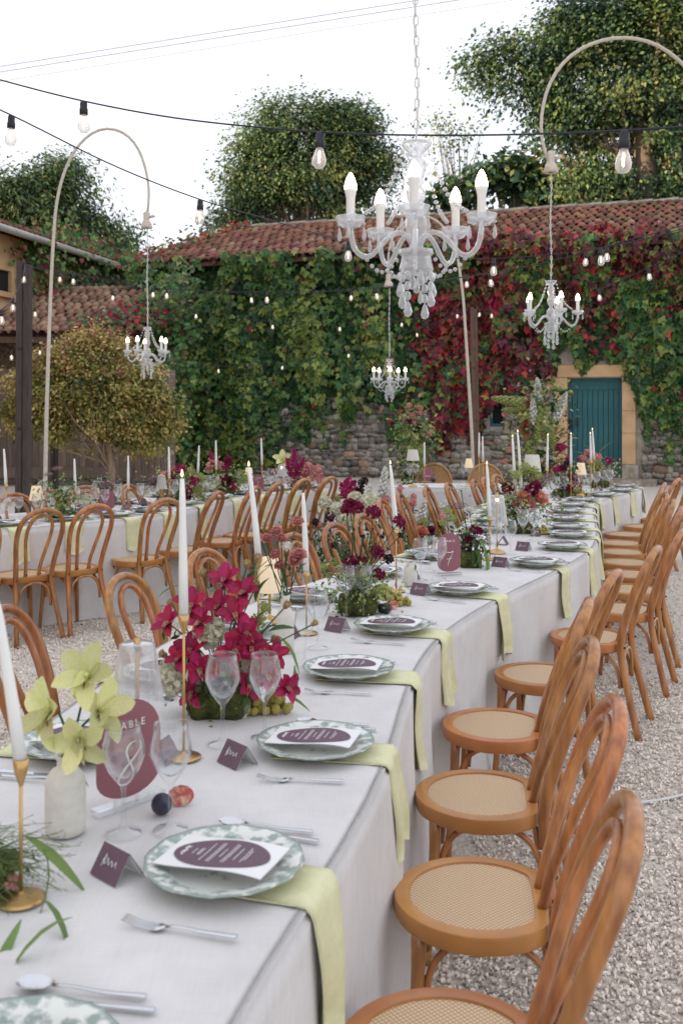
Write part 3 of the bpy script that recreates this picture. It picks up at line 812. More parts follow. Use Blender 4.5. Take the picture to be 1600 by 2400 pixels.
# ================================================================ TREES
def tree(name, label, cat, base, blobs, nclump, per, leaf, mats, weights, trunk_r, rc, shape='diamond', trunkm=None, depth=0.8, top=None, seed=1, toplight=None, gaps=22, nlimb=46):
    """blobs: (picture column, picture row, radius in picture units) at the distance of the base; each clump gets a limb"""
    d = base[1]; rgn = np.random.default_rng(seed); rg = random.Random(seed)
    t = thing(name, label, cat, base, 0)
    C = []; per_b = np.array([b[2] ** 2 for b in blobs], float); per_b /= per_b.sum()
    for bi in rgn.choice(len(blobs), nclump, p=per_b):
        b = blobs[bi]; c = np.array(atd(b[0], b[1], d)); r_ = b[2] * d / FPX
        q = rgn.normal(0, 1, 3); q /= np.linalg.norm(q); q *= (rgn.random() ** .4) * (rgn.uniform(.8, 1.12) if rgn.random() < .8 else rgn.uniform(1.1, 1.5))
        C.append(c + q * r_ * np.array([1, depth, 1]))
    C = np.array(C)
    gn = np.sin(C[:, 0]*1.9 + 1) + np.sin(C[:, 2]*2.3 + C[:, 0]) + np.sin(C[:, 1]*1.3 + C[:, 2]*1.1)
    C = C[gn > np.percentile(gn, gaps)]
    cen = C.mean(0)
    P = np.repeat(C, per, 0) + rgn.normal(0, 1, (len(C)*per, 3)) * rc * np.array([1, 1, .62])
    n = len(P)
    out = np.repeat(C - cen, per, 0); out /= np.linalg.norm(out, axis=1)[:, None] + 1e-6
    N = out * .7 + rgn.normal(0, .6, (n, 3)) + np.array([0, -.15, .5]); T = rgn.normal(0, .6, (n, 3)) + out * .5 + np.array([0, 0, -.7])
    sz = leaf * (0.65 + .7 * rgn.random(n))
    cw = np.array(weights, float); cw /= cw.sum()
    clcol = rgn.choice(len(mats), len(C), p=cw)
    mi = np.where(rgn.random(n) < .85, np.repeat(clcol, per), rgn.choice(len(mats), n, p=cw))
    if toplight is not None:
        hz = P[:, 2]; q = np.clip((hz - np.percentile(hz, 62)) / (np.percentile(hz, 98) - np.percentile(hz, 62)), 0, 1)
        mi = np.where(rgn.random(n) < q * .8, rgn.choice(toplight, n), mi)  # upper leaves recoloured amber to paint light from above, plus some pink blooms
    b0 = np.array(base)
    leaf_cloud('crown', P - b0, N, T, sz, mi, mats, t, shape, 'stuff')
    m_ = MB(); topc = np.array(top if top is not None else cen) - b0
    tr = [Vector((0, 0, 0)), Vector((topc[0]*.1 + .05, topc[1]*.1, topc[2]*.4)), Vector((topc[0]*.5, topc[1]*.5, topc[2]*.75)), Vector(topc)]
    tube(m_, tr, [trunk_r*1.25, trunk_r, trunk_r*.75, trunk_r*.4], 8)
    m_.build('trunk', trunkm or BARK, t)
    m_ = MB()
    for c in C[:: max(1, len(C) // nlimb)]:
        c = Vector(c - b0); s_ = tr[1].lerp(tr[3], rg.uniform(-.1, .8)); mid = s_.lerp(c, .5) + Vector((0, 0, -.08 * (c - s_).length)) + Vector((rg.uniform(-.1, .1),) * 3)
        tube(m_, [s_, mid, c], [trunk_r*.38, trunk_r*.2, trunk_r*.07], 5)
    m_.build('limbs', trunkm or BARK, t, True, 'stuff')
    return t
BARK = M('bark', (0.10, 0.075, 0.055), 0.9, (0.17, 0.135, 0.10), 8, bump=.5, bscale=25)
BARKL = M('smooth_pale_bark', (0.22, 0.155, 0.105), 0.8, (0.32, 0.24, 0.17), 6, stretch=(3, 3, .6), bump=.2)
TL = [M('tree_leaf_dark', (0.042, 0.086, 0.036), 0.5, rand=.3, hue=.02, transl=.3), M('tree_leaf_green', (0.138, 0.216, 0.078), 0.5, rand=.3, hue=.02, transl=.3),
      M('tree_leaf_olive', (0.21, 0.24, 0.085), 0.5, rand=.3, hue=.02, transl=.35), M('tree_leaf_gold', (0.36, 0.33, 0.12), 0.5, rand=.3, hue=.02, transl=.35),
      M('tree_leaf_bluegreen', (0.046, 0.106, 0.074), 0.5, rand=.3, hue=.02, transl=.3)]
CL = [M('shrub_leaf_green', (0.15, 0.19, 0.05), 0.5, rand=.3, hue=.02, transl=.3), M('shrub_leaf_olive', (0.38, 0.34, 0.10), 0.5, rand=.3, hue=.02, transl=.35),
      M('shrub_leaf_bronze', (0.52, 0.36, 0.13), 0.5, rand=.3, hue=.02, transl=.35), M('shrub_leaf_amber', (0.74, 0.58, 0.24), 0.5, rand=.3, hue=.02, transl=.4),
      M('shrub_bloom_pink', (0.50, 0.09, 0.18), 0.5, rand=.3, transl=.3), M('shrub_leaf_dark', (0.045, 0.055, 0.02), 0.5, rand=.3, hue=.02, transl=.3)]
d = 33
tree('tree', 'drooping olive green tree behind the farmhouse at left', 'tree', (atd(60, 950, d).x, d, 0),
     [(40,430,85),(130,450,72),(215,500,62),(262,540,40),(60,520,95),(180,560,70),(-60,440,115),(10,360,30),(290,575,22),(150,410,40)], 420, 95, .19, TL, (3,4,1.6,.10,2), .28, .40, 'long', seed=2)
d = 36
tree('tree', 'rounded green tree behind the middle of the barn roof', 'tree', (atd(720, 950, d).x, d, 0),
     [(725,300,78),(650,345,85),(810,345,85),(870,420,65),(585,440,62),(700,440,120),(560,495,48),(905,480,40),(790,262,36),(640,262,28),(720,235,26),(850,290,40),(520,520,26),(600,350,42)], 580, 140, .13, TL, (2.4,4,1.5,.10,2), .32, .42, seed=3)
d = 30
tree('tree', 'huge dark leafy tree towering above the right end of the barn', 'tree', (atd(1530, 950, d).x, d, 0),
     [(1500,120,130),(1370,110,80),(1265,150,52),(1185,105,34),(1130,165,34),(1180,215,40),(1235,255,38),(1310,290,62),(1440,300,110),(1560,380,110),(1400,410,75),(1610,230,120),(1500,20,110),(1340,40,52),(1265,60,30),(1640,90,120),(1290,210,50),(1600,470,70)], 760, 160, .135, TL, (3.4,4,1.0,.10,2.6), .5, .38, 'diamond', seed=4)
d = 32
tree('tree', 'dark low evergreen trees filling the gap beneath the huge tree', 'tree', (atd(1180, 950, d).x, d, 0),
     [(1150,440,42),(1090,465,38),(1225,420,48),(1300,440,52),(1045,470,24),(1250,470,50),(1200,400,28),(1160,405,20)], 260, 30, .26, TL, (4,2,.4,.2,5), .2, .34, seed=5)
d = 34
tree('tree', 'thin nearly bare sapling between the chandelier and the huge tree', 'tree', (atd(1085, 950, d).x, d, 0),
     [(1020,290,26),(1060,300,20),(1110,320,26),(1045,340,24),(1150,320,18),(1170,360,14),(1100,380,14),(1150,410,16),(1010,300,14),(1130,285,10)], 70, 16, .13, TL, (1,3,4,1,1), .055, .32, seed=6, trunkm=BARK)
d = 17.6
shrub = tree('crape_myrtle', 'multi stemmed crape myrtle with bronze foliage before the plank fence', 'small tree', (atd(256, 950, d).x, d, 0),
     [(220,885,105),(120,920,75),(320,935,80),(60,915,50),(250,830,55),(385,975,42),(160,850,52),(300,1000,50),(28,955,34),(110,840,34),(150,1005,42),(85,985,40),(225,990,62),(360,1030,34),(60,1010,26),(300,975,60),(345,880,45),(200,800,26),(280,800,24),(150,970,50),(330,1040,28),(410,1000,22)],
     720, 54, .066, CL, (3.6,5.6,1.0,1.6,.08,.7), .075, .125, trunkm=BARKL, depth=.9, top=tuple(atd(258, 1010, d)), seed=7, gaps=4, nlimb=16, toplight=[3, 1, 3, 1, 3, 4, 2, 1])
m_ = MB(); rg = random.Random(4); b0 = Vector(shrub.location)
for k in range(11):
    a = Vector((0, 0, rg.uniform(.75, .95))); e = atd(rg.uniform(90, 420), rg.uniform(830, 1010), d + rg.uniform(-.6, .6)) - b0
    mid = a.lerp(e, .5) + Vector((rg.uniform(-.1, .1), rg.uniform(-.1, .1), -.06))
    tube(m_, [a, a.lerp(mid, .5) + Vector((0, 0, .03)), mid, e], [.04, .028, .018, .006], 5)
m_.build('branches', BARKL, shrub, True, 'stuff')
# ================================================================ POSTS, POWER LINES, ARCHES
def post(name, label, px, pytop, d, w, mats, lean=0.0, grp=None):
    p = atd(px, 950, d); t = thing(name, label, 'post', (p.x, d, 0))
    h = CAMH + (YH - pytop) * d / FPX
    m_ = MB(); bar(m_, (lean, 0, 0), (0, 0, h), w * .42, w * .8, up=(0, 1, 0)); o = m_.build('timber', mats, t, False)
    m_ = MB(); bar(m_, (lean + w*.48, 0.02, 0), (w*.48, 0.02, h - .03), w * .42, w * .8, up=(0, 1, 0)); m_.build('timber', mats, t, False)
    m_ = MB(); bar(m_, (lean + w*.24, -.0, 0), (w*.24, -.0, h-.05), w * .06, w * .5, up=(0, 1, 0)); m_.build('filler', mats, t, False)
    m_ = MB()
    for z in (.6, 1.4, 2.3): tube(m_, [(w*.1 + lean*(1-z/h), -w*.4, z), (w*.1 + lean*(1-z/h), -w*.4 - .012, z)], .014, 8)
    m_.build('bolt', BLACKP, t, True)
    return t
post('timber_post', 'tall dark stained timber post at the far left of the left table', 50, 614, 11.3, .155, DARKW, -.02)
post('timber_post', 'dark timber post beside the crape myrtle at left', 124, 783, 19, .135, DARKW)
post('timber_post', 'brown timber post before the barn wall at the middle', 1105, 720, 17, .125, BROWNW, .06)

LINE = M('violet_grey_power_line', (0.13, 0.10, 0.24), 0.6)
for i, (ya, xb, yb, lab) in enumerate(((155, 970, -2, 'uppermost'), (168, 1060, -2, 'middle'), (190, 1200, -4, 'lowest and faintest'))):
    d = 40; a = atd(-400, ya + 400 * (ya - yb) / xb, d); b = atd(xb * 2.4, yb - (ya - yb) * 1.35, d)
    m_ = MB(); tube(m_, [a.lerp(b, q) + Vector((0, 0, -.9 * math.sin(math.pi * q) * (.0))) for q in np.linspace(0, 1, 12)], .015 if i < 2 else .009, 5)
    tag(m_.build('power_line', LINE, None), '%s of the three power lines crossing the sky at upper left' % lab, 'power line')

def arch_stand(label, d, pts_px, wrap, foot=None):
    """bent pole: picture points at distance d, ending at a fabric wrapped socket"""
    pts = [atd(x, y, d) for x, y in pts_px]
    base = Vector((pts[0].x, d, 0)) if foot is None else Vector(foot)
    t = thing('arch_stand', label, 'lamp stand', base)
    P = spline([base] + pts, 70, 3)
    m_ = MB(); n = len(P); tube(m_, [Vector(p) - base for p in P], list(np.linspace(.024, .0125, n)), 8); m_.build('pole', ROPE, t)
    w = atd(*wrap, d) - base
    m_ = MB(); s = .055
    lathe(m_, [(.018, .17), (.036, .15), (.03, .09), (.034, .075), (.05, .045), (.062, 0), (.058, -.004), (.02, -.002)], 10, w, wob=lambda a, z: .10 * math.sin(3*a + z*60)); m_.build('fabric_wrap', BURLAP, t)
    m_ = MB(); tube(m_, [w + Vector((.03, 0, .11)), w + Vector((.075, 0, .125)), w + Vector((.09, 0, .115))], [.014, .017, .006], 6); m_.build('knot', BURLAP, t)
    m_ = MB(); lathe(m_, [(.16, 0), (.16, .015), (.03, .03)], 16); m_.build('base_plate', BLACKP, t)
    return t
arch_stand('bent cane arch stand on the left holding the left chandelier', 10.4,
           [(107,1125),(112,900),(119,700),(126,560),(134,470),(152,400),(188,335),(235,300),(280,303),(315,330),(340,388),(350,440),(349,480),(346,500)], (344, 534))
arch_stand('bent cane arch stand behind the big chandelier holding the small far one', 12.8,
           [(1107,1075),(1098,900),(1089,760),(1084,690),(1076,632),(1069,590),(1056,562),(1041,533),(1019,513),(995,504),(975,504),(951,516),(931,534),(917,560),(909,600),(909,640)], (910, 672))
arch_stand('bent cane arch stand at upper right holding the right chandelier', 7.9,
           [(1735,900),(1725,600),(1705,400),(1668,240),(1600,150),(1540,103),(1470,86),(1400,95),(1330,132),(1285,195),(1266,280),(1269,345),(1284,378)], (1290, 404))
arch_stand('tall bent cane arch stand out at left holding the nearest chandelier', 3.14,
           [(-420,900),(-430,200),(-330,-300),(0,-620),(450,-720),(800,-600),(940,-380),(962,-220)], (963, -180))

# ================================================================ CHANDELIERS
def drop(mb, c, l=.05, w=.010):
    lathe(mb, [(0.001, 0), (w*.55, -l*.25), (w, -l*.68), (w*.75, -l*.9), (.001, -l)], 7, c)
def make_chandelier(label, top, S=1.0, chain_to=None, arms0=-96, quality=1):
    """local origin at the crown; unit size: 0.54 m tall"""
    t = thing('chandelier', label, 'chandelier', top)
    V = lambda x, y, z: Vector((x*S, y*S, z*S))
    seg = 14
    sc = lambda pr: [(r_*S, z*S) for r_, z in pr]
    m_ = MB(); lathe(m_, sc([(.004, 0), (.047, -.004), (.046, -.014), (.034, -.028), (.018, -.042), (.016, -.05)]), seg, wob=lambda a, z: .05*math.sin(7*a)); m_.build('crown', CRYST, t)
    m_ = MB(); lathe(m_, sc([(.016, -.05), (.028, -.062), (.030, -.09), (.020, -.12), (.024, -.14), (.031, -.16), (.028, -.185), (.016, -.205), (.014, -.225), (.034, -.245), (.036, -.272), (.03, -.295), (.016, -.31), (.022, -.33), (.026, -.345)]), seg, wob=lambda a, z: .04*math.sin(8*a)); m_.build('column', CRYST, t, False)
    m_ = MB(); lathe(m_, sc([(.026, -.345), (.052, -.342), (.056, -.356), (.046, -.365), (.05, -.385), (.055, -.405), (.05, -.416), (.02, -.418), (.004, -.425)]), seg, wob=lambda a, z: .05*math.sin(9*a)); m_.build('bowl', CRYST, t, False)
    for k in range(5):
        a = R(arms0 + 72 * k); ca, sa = math.cos(a), math.sin(a)
        def A(r_, z): return V(r_*ca, r_*sa, z)
        m_ = MB(); P = spline([A(.012, -.335), A(.028, -.30), A(.055, -.288), (A(.09, -.305)), A(.125, -.345), A(.158, -.372), A(.188, -.362), A(.207, -.325), A(.212, -.282)], 20, 1)
        tube(m_, P, .0085*S, 7, flat=1); m_.build('arm', CRYST, t)
        m_ = MB(); lathe(m_, sc([(.010, -.282), (.026, -.28), (.042, -.265), (.048, -.248), (.046, -.246), (.03, -.262), (.008, -.268)]), seg, A(.212, 0), wob=lambda a_, z: .06*math.sin(8*a_)); pan = m_.build('drip_pan', CRYST, t, False)
        m_ = MB(); lathe(m_, sc([(.012, -.262), (.0135, -.25), (.0135, -.19), (.0175, -.172), (.019, -.162), (.001, -.162)]), 10, A(.212, 0)); cd = m_.build('candle_tube', WAX, t)
        m_ = MB(); lathe(m_, sc([(.019, -.162), (.0185, -.148), (.013, -.128), (.005, -.113), (.001, -.109)]), 10, A(.212, 0)); m_.build('candle_bulb', CHBULB, cd)
        m_ = MB(); 
        for q in (R(20), R(140), R(260)):
            c = A(.212, -.252) + V(.045*math.cos(q), .045*math.sin(q), 0)
            ball(m_, c - V(0, 0, .014), .006*S, 6, 4); drop(m_, c - V(0, 0, .022), .045*S, .0075*S)
        m_.build('crystal_drops', CRYST, pan, True, 'stuff')
        m_ = MB()       # beaded garland from the crown to the arm
        for q in np.linspace(0.04, .96, 13):
            p = A(.040, -.02).lerp(A(.168, -.235), q ** 1.0); p.z -= S * .055 * math.sin(math.pi * q) * (1 - .2*q)
            ball(m_, p, (.0078*S, .0078*S, .0074*S), 6, 4)
        m_.build('bead_garland', CRYST, t)
        m_ = MB()
        for q in np.linspace(0.1, .95, 7):
            p = A(.052, -.36).lerp(A(.165, -.372), q); p.z -= S*.05*math.sin(math.pi*q); ball(m_, p, .0068*S, 6, 4)
        m_.build('bead_garland', CRYST, t)
    m_ = MB()
    for k in range(8):
        a = R(45*k + 10); c = V(.052*math.cos(a), .052*math.sin(a), -.41)
        n = (1, 3, 0, 2)[k % 4]
        z = c.z
        for q in range(n):
            ball(m_, (c.x, c.y, z - .018*S), (.0105*S, .0105*S, .015*S), 6, 5); z -= .032*S
        drop(m_, (c.x, c.y, z), .052*S, .0145*S)
    drop(m_, V(0, 0, -.43), .05*S, .012*S); drop(m_, V(.012, -.012, -.47), .045*S, .009*S)
    m_.build('pendants', CRYST, t, False)
    L_ = chain_to - 0.0
    m_ = MB(); nl = int(L_ / (.032 * max(S, .9)))
    CH = M('white_chain', (0.72, 0.71, 0.69), 0.5)
    for k in range(nl):
        z0 = L_ * k / nl; z1 = L_ * (k + 1.25) / nl; r_ = .007
        sx = math.sin(k*.33)*.003
        vx = Vector((1, 0, 0)) if k % 2 else Vector((0, 1, 0))
        loop = [Vector((sx, 0, z0)) + vx*0, Vector((sx, 0, z0 + .25*(z1-z0))) + vx*r_, Vector((sx, 0, z0 + .75*(z1-z0))) + vx*r_, Vector((sx, 0, z1)), Vector((sx, 0, z0 + .75*(z1-z0))) - vx*r_, Vector((sx, 0, z0 + .25*(z1-z0))) - vx*r_, Vector((sx, 0, z0))]
        tube(m_, loop, .0022, 4, cap=False)
    m_.build('chain', CH, t)
    m_ = MB(); tube(m_, [Vector((.006*math.sin(q*9), .006*math.cos(q*9), L_*q)) for q in np.linspace(0, 1, 26)], .0022, 5); m_.build('flex', CH, t)
    return t
tp = atd(975, 331, 3.14)
make_chandelier('large crystal chandelier with lit candle bulbs hanging nearest at upper middle', tp, 1.0, atd(963, -180, 3.14).z - tp.z)
tp = atd(346, 766, 10.4)
make_chandelier('crystal chandelier hanging from the left arch stand before the crape myrtle', tp, .98, atd(344, 534, 10.4).z - tp.z, -108)
tp = atd(1290, 657, 7.9)
make_chandelier('crystal chandelier hanging at right above the teal door', tp, .98, atd(1290, 404, 7.9).z - tp.z, -80)
tp = atd(912, 841, 12.8)
make_chandelier('smallest farthest crystal chandelier hanging before the stone wall', tp, 1.0, atd(910, 672, 12.8).z - tp.z, -90)

# ================================================================ STRING LIGHTS
m_ = MB(); lathe(m_, [(.006, .012), (.013, .01), (.0165, 0), (.0165, -.022), (.019, -.026), (.019, -.05), (.001, -.05)], 10); SOCK = m_.mesh('socket', BLACKP)
m_ = MB(); lathe(m_, [(.013, -.048), (.014, -.056), (.024, -.083), (.0275, -.100), (.026, -.115), (.016, -.129), (.001, -.133)], 12); BULB = m_.mesh('bulb', glassy('bulb_glass', (.97, .95, .92), .30, 1.1))
m_ = MB(); lathe(m_, [(.001, -.062), (.0045, -.066), (.0045, -.105), (.001, -.110)], 6); FILM = m_.mesh('filament', FIL)
def string_lights(label, pts, bulbs, r=.0034, sag=0, bs=.92):
    """pts: (column, row, distance); bulbs: (column, distance fraction index) hung where the cable passes that column"""
    W = [atd(*p) for p in pts]; o0 = W[0]
    t = thing('string_lights', label, 'string lights', o0)
    P = spline(W, 90, 1)
    m_ = MB(); tube(m_, [Vector(p) - o0 for p in P], r, 5); m_.build('cable', CABLE, t)
    cols = np.array([800 + FPX*p[0]/p[1] for p in P])
    for bx in bulbs:
        i = int(np.argmin(np.abs(cols - bx))); p = Vector(P[i]) - o0
        rot = (random.uniform(-.12, .12), random.uniform(-.12, .12), random.uniform(0, 6))
        s = ob('socket', SOCK, t, None, p - Vector((0, 0, .01)), rot, bs)
        b = ob('bulb', BULB, s); ob('filament', FILM, s)
    return t
string_lights('nearest string light cable crossing the whole sky with three large bulbs',
    [(-200,130,4.6),(0,187,4.3),(192,236,4.1),(400,275,3.9),(600,298,3.7),(755,310,3.5),(970,317,3.3),(1230,315,3.15),(1475,305,3.0),(1700,290,2.9)], [192, 760, 1475])
string_lights('string light cable sloping down from upper left across the barn roof',
    [(-120,205,4.0),(15,264,4.3),(260,385,4.7),(470,468,5.2),(600,506,5.7),(760,552,6.4),(920,590,7.0),(1080,606,7.3),(1153,606,7.4),(1290,597,7.4),(1410,580,7.3),(1600,541,6.9),(1750,500,6.6)], [15, 470, 820, 1153, 1410])
string_lights('upper string light cable running along the middle of the creeper wall',
    [(58,622,11.3),(145,638,12),(356,674,13),(581,687,13),(826,681,12.5),(1089,648,11),(1250,622,10),(1374,590,9.2),(1600,536,8.2),(1720,500,7.8)], [145, 356, 581, 826, 1089, 1374])
string_lights('string light cable just below the uppermost one on the creeper wall',
    [(58,622,11.2),(177,642,11.6),(397,676,11.8),(627,684,11.4),(874,675,10.6),(1142,641,9.4),(1290,612,8.6),(1427,575,8.1),(1600,528,7.5),(1720,490,7)], [177, 397, 627, 874, 1142, 1427])
string_lights('low string light cable sagging from the left post to the middle post',
    [(58,622,11.4),(150,648,12),(266,682,13),(463,727,14.5),(639,753,15.5),(799,758,16),(943,748,16.5),(1074,728,16.9),(1105,722,17)], [266, 463, 639, 799, 943, 1074])
string_lights('string light cable from the middle post rising to the upper right',
    [(1108,722,17),(1126,725,16.6),(1152,727,16),(1250,722,14),(1330,706,12.5),(1400,680,11.5),(1518,628,10.3),(1600,590,9.6),(1720,530,9)], [1126, 1152, 1400, 1518])
string_lights('lowest faint string light cable between the rear left post and middle post',
    [(127,786,18.9),(241,824,18.8),(380,846,18.6),(515,858,18.4),(664,850,18),(815,822,17.6),(972,774,17.2),(1105,724,17)], [241, 515, 664, 815, 972], .005)
string_lights('short string light cable falling from the left post towards the viewer',
    [(60,620,11.2),(56,646,10.6),(31,698,9.6),(4,725,8.6),(-60,760,7.6),(-160,800,7)], [58, 31, 4], .0045)
string_lights('string light cable drooping from the left post to the rear post',
    [(66,622,11.4),(80,700,12.6),(84,742,13.4),(94,812,15.5),(112,818,17),(124,800,18.8)], [82, 94, 122])
string_lights('string light cable trailing low behind the left post near the shed',
    [(-60,790,13),(27,822,13.4),(52,822,13.6)], [27, 50])

# ================================================================ BENTWOOD CHAIRS
CANE = None
def cane_mat():
    m = bpy.data.materials.new('woven_cane'); m.use_nodes = True
    nd, lk = m.node_tree.nodes, m.node_tree.links; p = nd['Principled BSDF']; p.inputs['Roughness'].default_value = .6
    tc = nd.new('ShaderNodeTexCoord'); mp = nd.new('ShaderNodeMapping'); mp.inputs['Rotation'].default_value = (0, 0, R(45)); lk.new(tc.outputs['Object'], mp.inputs[0])
    w1 = nd.new('ShaderNodeTexWave'); w1.bands_direction = 'X'; w1.inputs['Scale'].default_value = 34; w1.inputs['Distortion'].default_value = .6; w1.inputs['Detail'].default_value = 1
    w2 = nd.new('ShaderNodeTexWave'); w2.bands_direction = 'Y'; w2.inputs['Scale'].default_value = 34; w2.inputs['Distortion'].default_value = .6; w2.inputs['Detail'].default_value = 1
    lk.new(mp.outputs[0], w1.inputs[0]); lk.new(mp.outputs[0], w2.inputs[0])
    mu = nd.new('ShaderNodeMath'); mu.operation = 'MULTIPLY'; lk.new(w1.outputs['Fac'], mu.inputs[0]); lk.new(w2.outputs['Fac'], mu.inputs[1])
    cr = nd.new('ShaderNodeValToRGB'); cr.color_ramp.elements[0].color = (.40, .25, .13, 1); cr.color_ramp.elements[1].color = (.72, .54, .35, 1)
    cr.color_ramp.elements[0].position = .0; cr.color_ramp.elements[1].position = .42
    lk.new(mu.outputs[0], cr.inputs[0]); lk.new(cr.outputs[0], p.inputs['Base Color'])
    bp = nd.new('ShaderNodeBump'); bp.inputs['Strength'].default_value = .4; bp.inputs['Distance'].default_value = .003; lk.new(mu.outputs[0], bp.inputs['Height']); lk.new(bp.outputs[0], p.inputs['Normal'])
    return m
CANE = cane_mat()
SEATH = .455
def seat_outline(r, clip, n=40):
    o = []
    for k in range(n):
        a = 2*math.pi*k/n; x, y = r*math.cos(a), r*math.sin(a)
        if x > clip: x = clip + (x - clip) * .12
        o.append((x, y))
    return o
def make_chair():
    t = thing('bentwood_chair', '-', 'chair', (0, 0, 0))
    m_ = MB(); n = 40
    rings = [(.198, .151, SEATH - .048), (.2065, .1585, SEATH - .043), (.2085, .1605, SEATH - .036), (.2085, .1605, SEATH - .007), (.2065, .1585, SEATH - .0015), (.202, .154, SEATH), (.172, .129, SEATH), (.170, .1275, SEATH - .007)]
    vs = []; fs = []
    for r_, c_, z in rings: vs += [(x, y, z) for x, y in seat_outline(r_, c_, n)]
    for i in range(len(rings) - 1):
        for k in range(n): fs.append((i*n+k, i*n+(k+1) % n, (i+1)*n+(k+1) % n, (i+1)*n+k))
    fs.append(tuple(range(n))[::-1]); m_.add(vs, fs); so = m_.build('seat', WOODS, t); so.data.set_sharp_from_angle(angle=R(32))
    m_ = MB(); o = seat_outline(.170, .128, n); m_.add([(x, y, SEATH - .005) for x, y in o], [tuple(range(n))]); m_.build('cane_panel', CANE, t, False)
    half = [(.275, .178, 0), (.225, .155, .20), (.182, .138, .40), (.178, .136, SEATH), (.200, .146, .56), (.235, .163, .68), (.272, .170, .78), (.308, .148, .865), (.330, .085, .918), (.335, 0, .935)]
    full = half + [(x, -y, z) for x, y, z in half[::-1][1:]]
    m_ = MB(); P = spline(full, 64, 1); tube(m_, P, [.0178]*64, 10, flat=1.05); m_.build('back_frame', WOOD, t)
    ih = [(.150, .050, SEATH - .005), (.166, .054, .52), (.198, .072, .62), (.240, .092, .735), (.280, .088, .822), (.306, .052, .882), (.312, 0, .897)]
    full = ih + [(x, -y, z) for x, y, z in ih[::-1][1:]]
    m_ = MB(); tube(m_, spline(full, 44, 1), .0132, 8); m_.build('inner_hoop', WOOD, t)
    for s in (-1, 1):
        m_ = MB(); tube(m_, spline([(-.165, .162*s, 0), (-.150, .148*s, .20), (-.142, .138*s, .36), (-.142, .136*s, SEATH - .04)], 12, 0), list(np.linspace(.0125, .018, 12)), 9); m_.build('front_leg', WOOD, t)
    A = [(-.148, .140), (.196, .142), (.196, -.142), (-.148, -.140)]
    for k in range(4):
        a, b = Vector((*A[k], 0)), Vector((*A[(k+1) % 4], 0)); d = (b - a)
        q = lambda f, z: a + d * f + Vector((0, 0, z)) - (a + d * f).normalized() * .012
        m_ = MB(); tube(m_, spline([q(.03, .235), q(.05, .30), q(.13, .365), q(.30, .40), q(.5, .408), q(.70, .40), q(.87, .365), q(.95, .30), q(.97, .235)], 22, 1), .0092, 7); m_.build('brace', WOOD, t)
    for s in (-1, 1):
        m_ = MB(); ball(m_, (.200, .140*s, .44), .0065, 6, 4); m_.build('bolt', BLACKP, t)
        m_ = MB(); ball(m_, (.178, .052*s, .47), .0055, 6, 4); m_.build('bolt', BLACKP, t)
    return t
chair0 = make_chair(); chair_used = False
def place_chair(x, y, rz, label, group):
    global chair_used
    if not chair_used:
        chair0.location = (x, y, 0); chair0.rotation_euler = (0, 0, rz); chair0['label'] = label; chair0['group'] = group; chair_used = True
        return chair0
    return dup(chair0, label, (x, y, 0), rz, group)

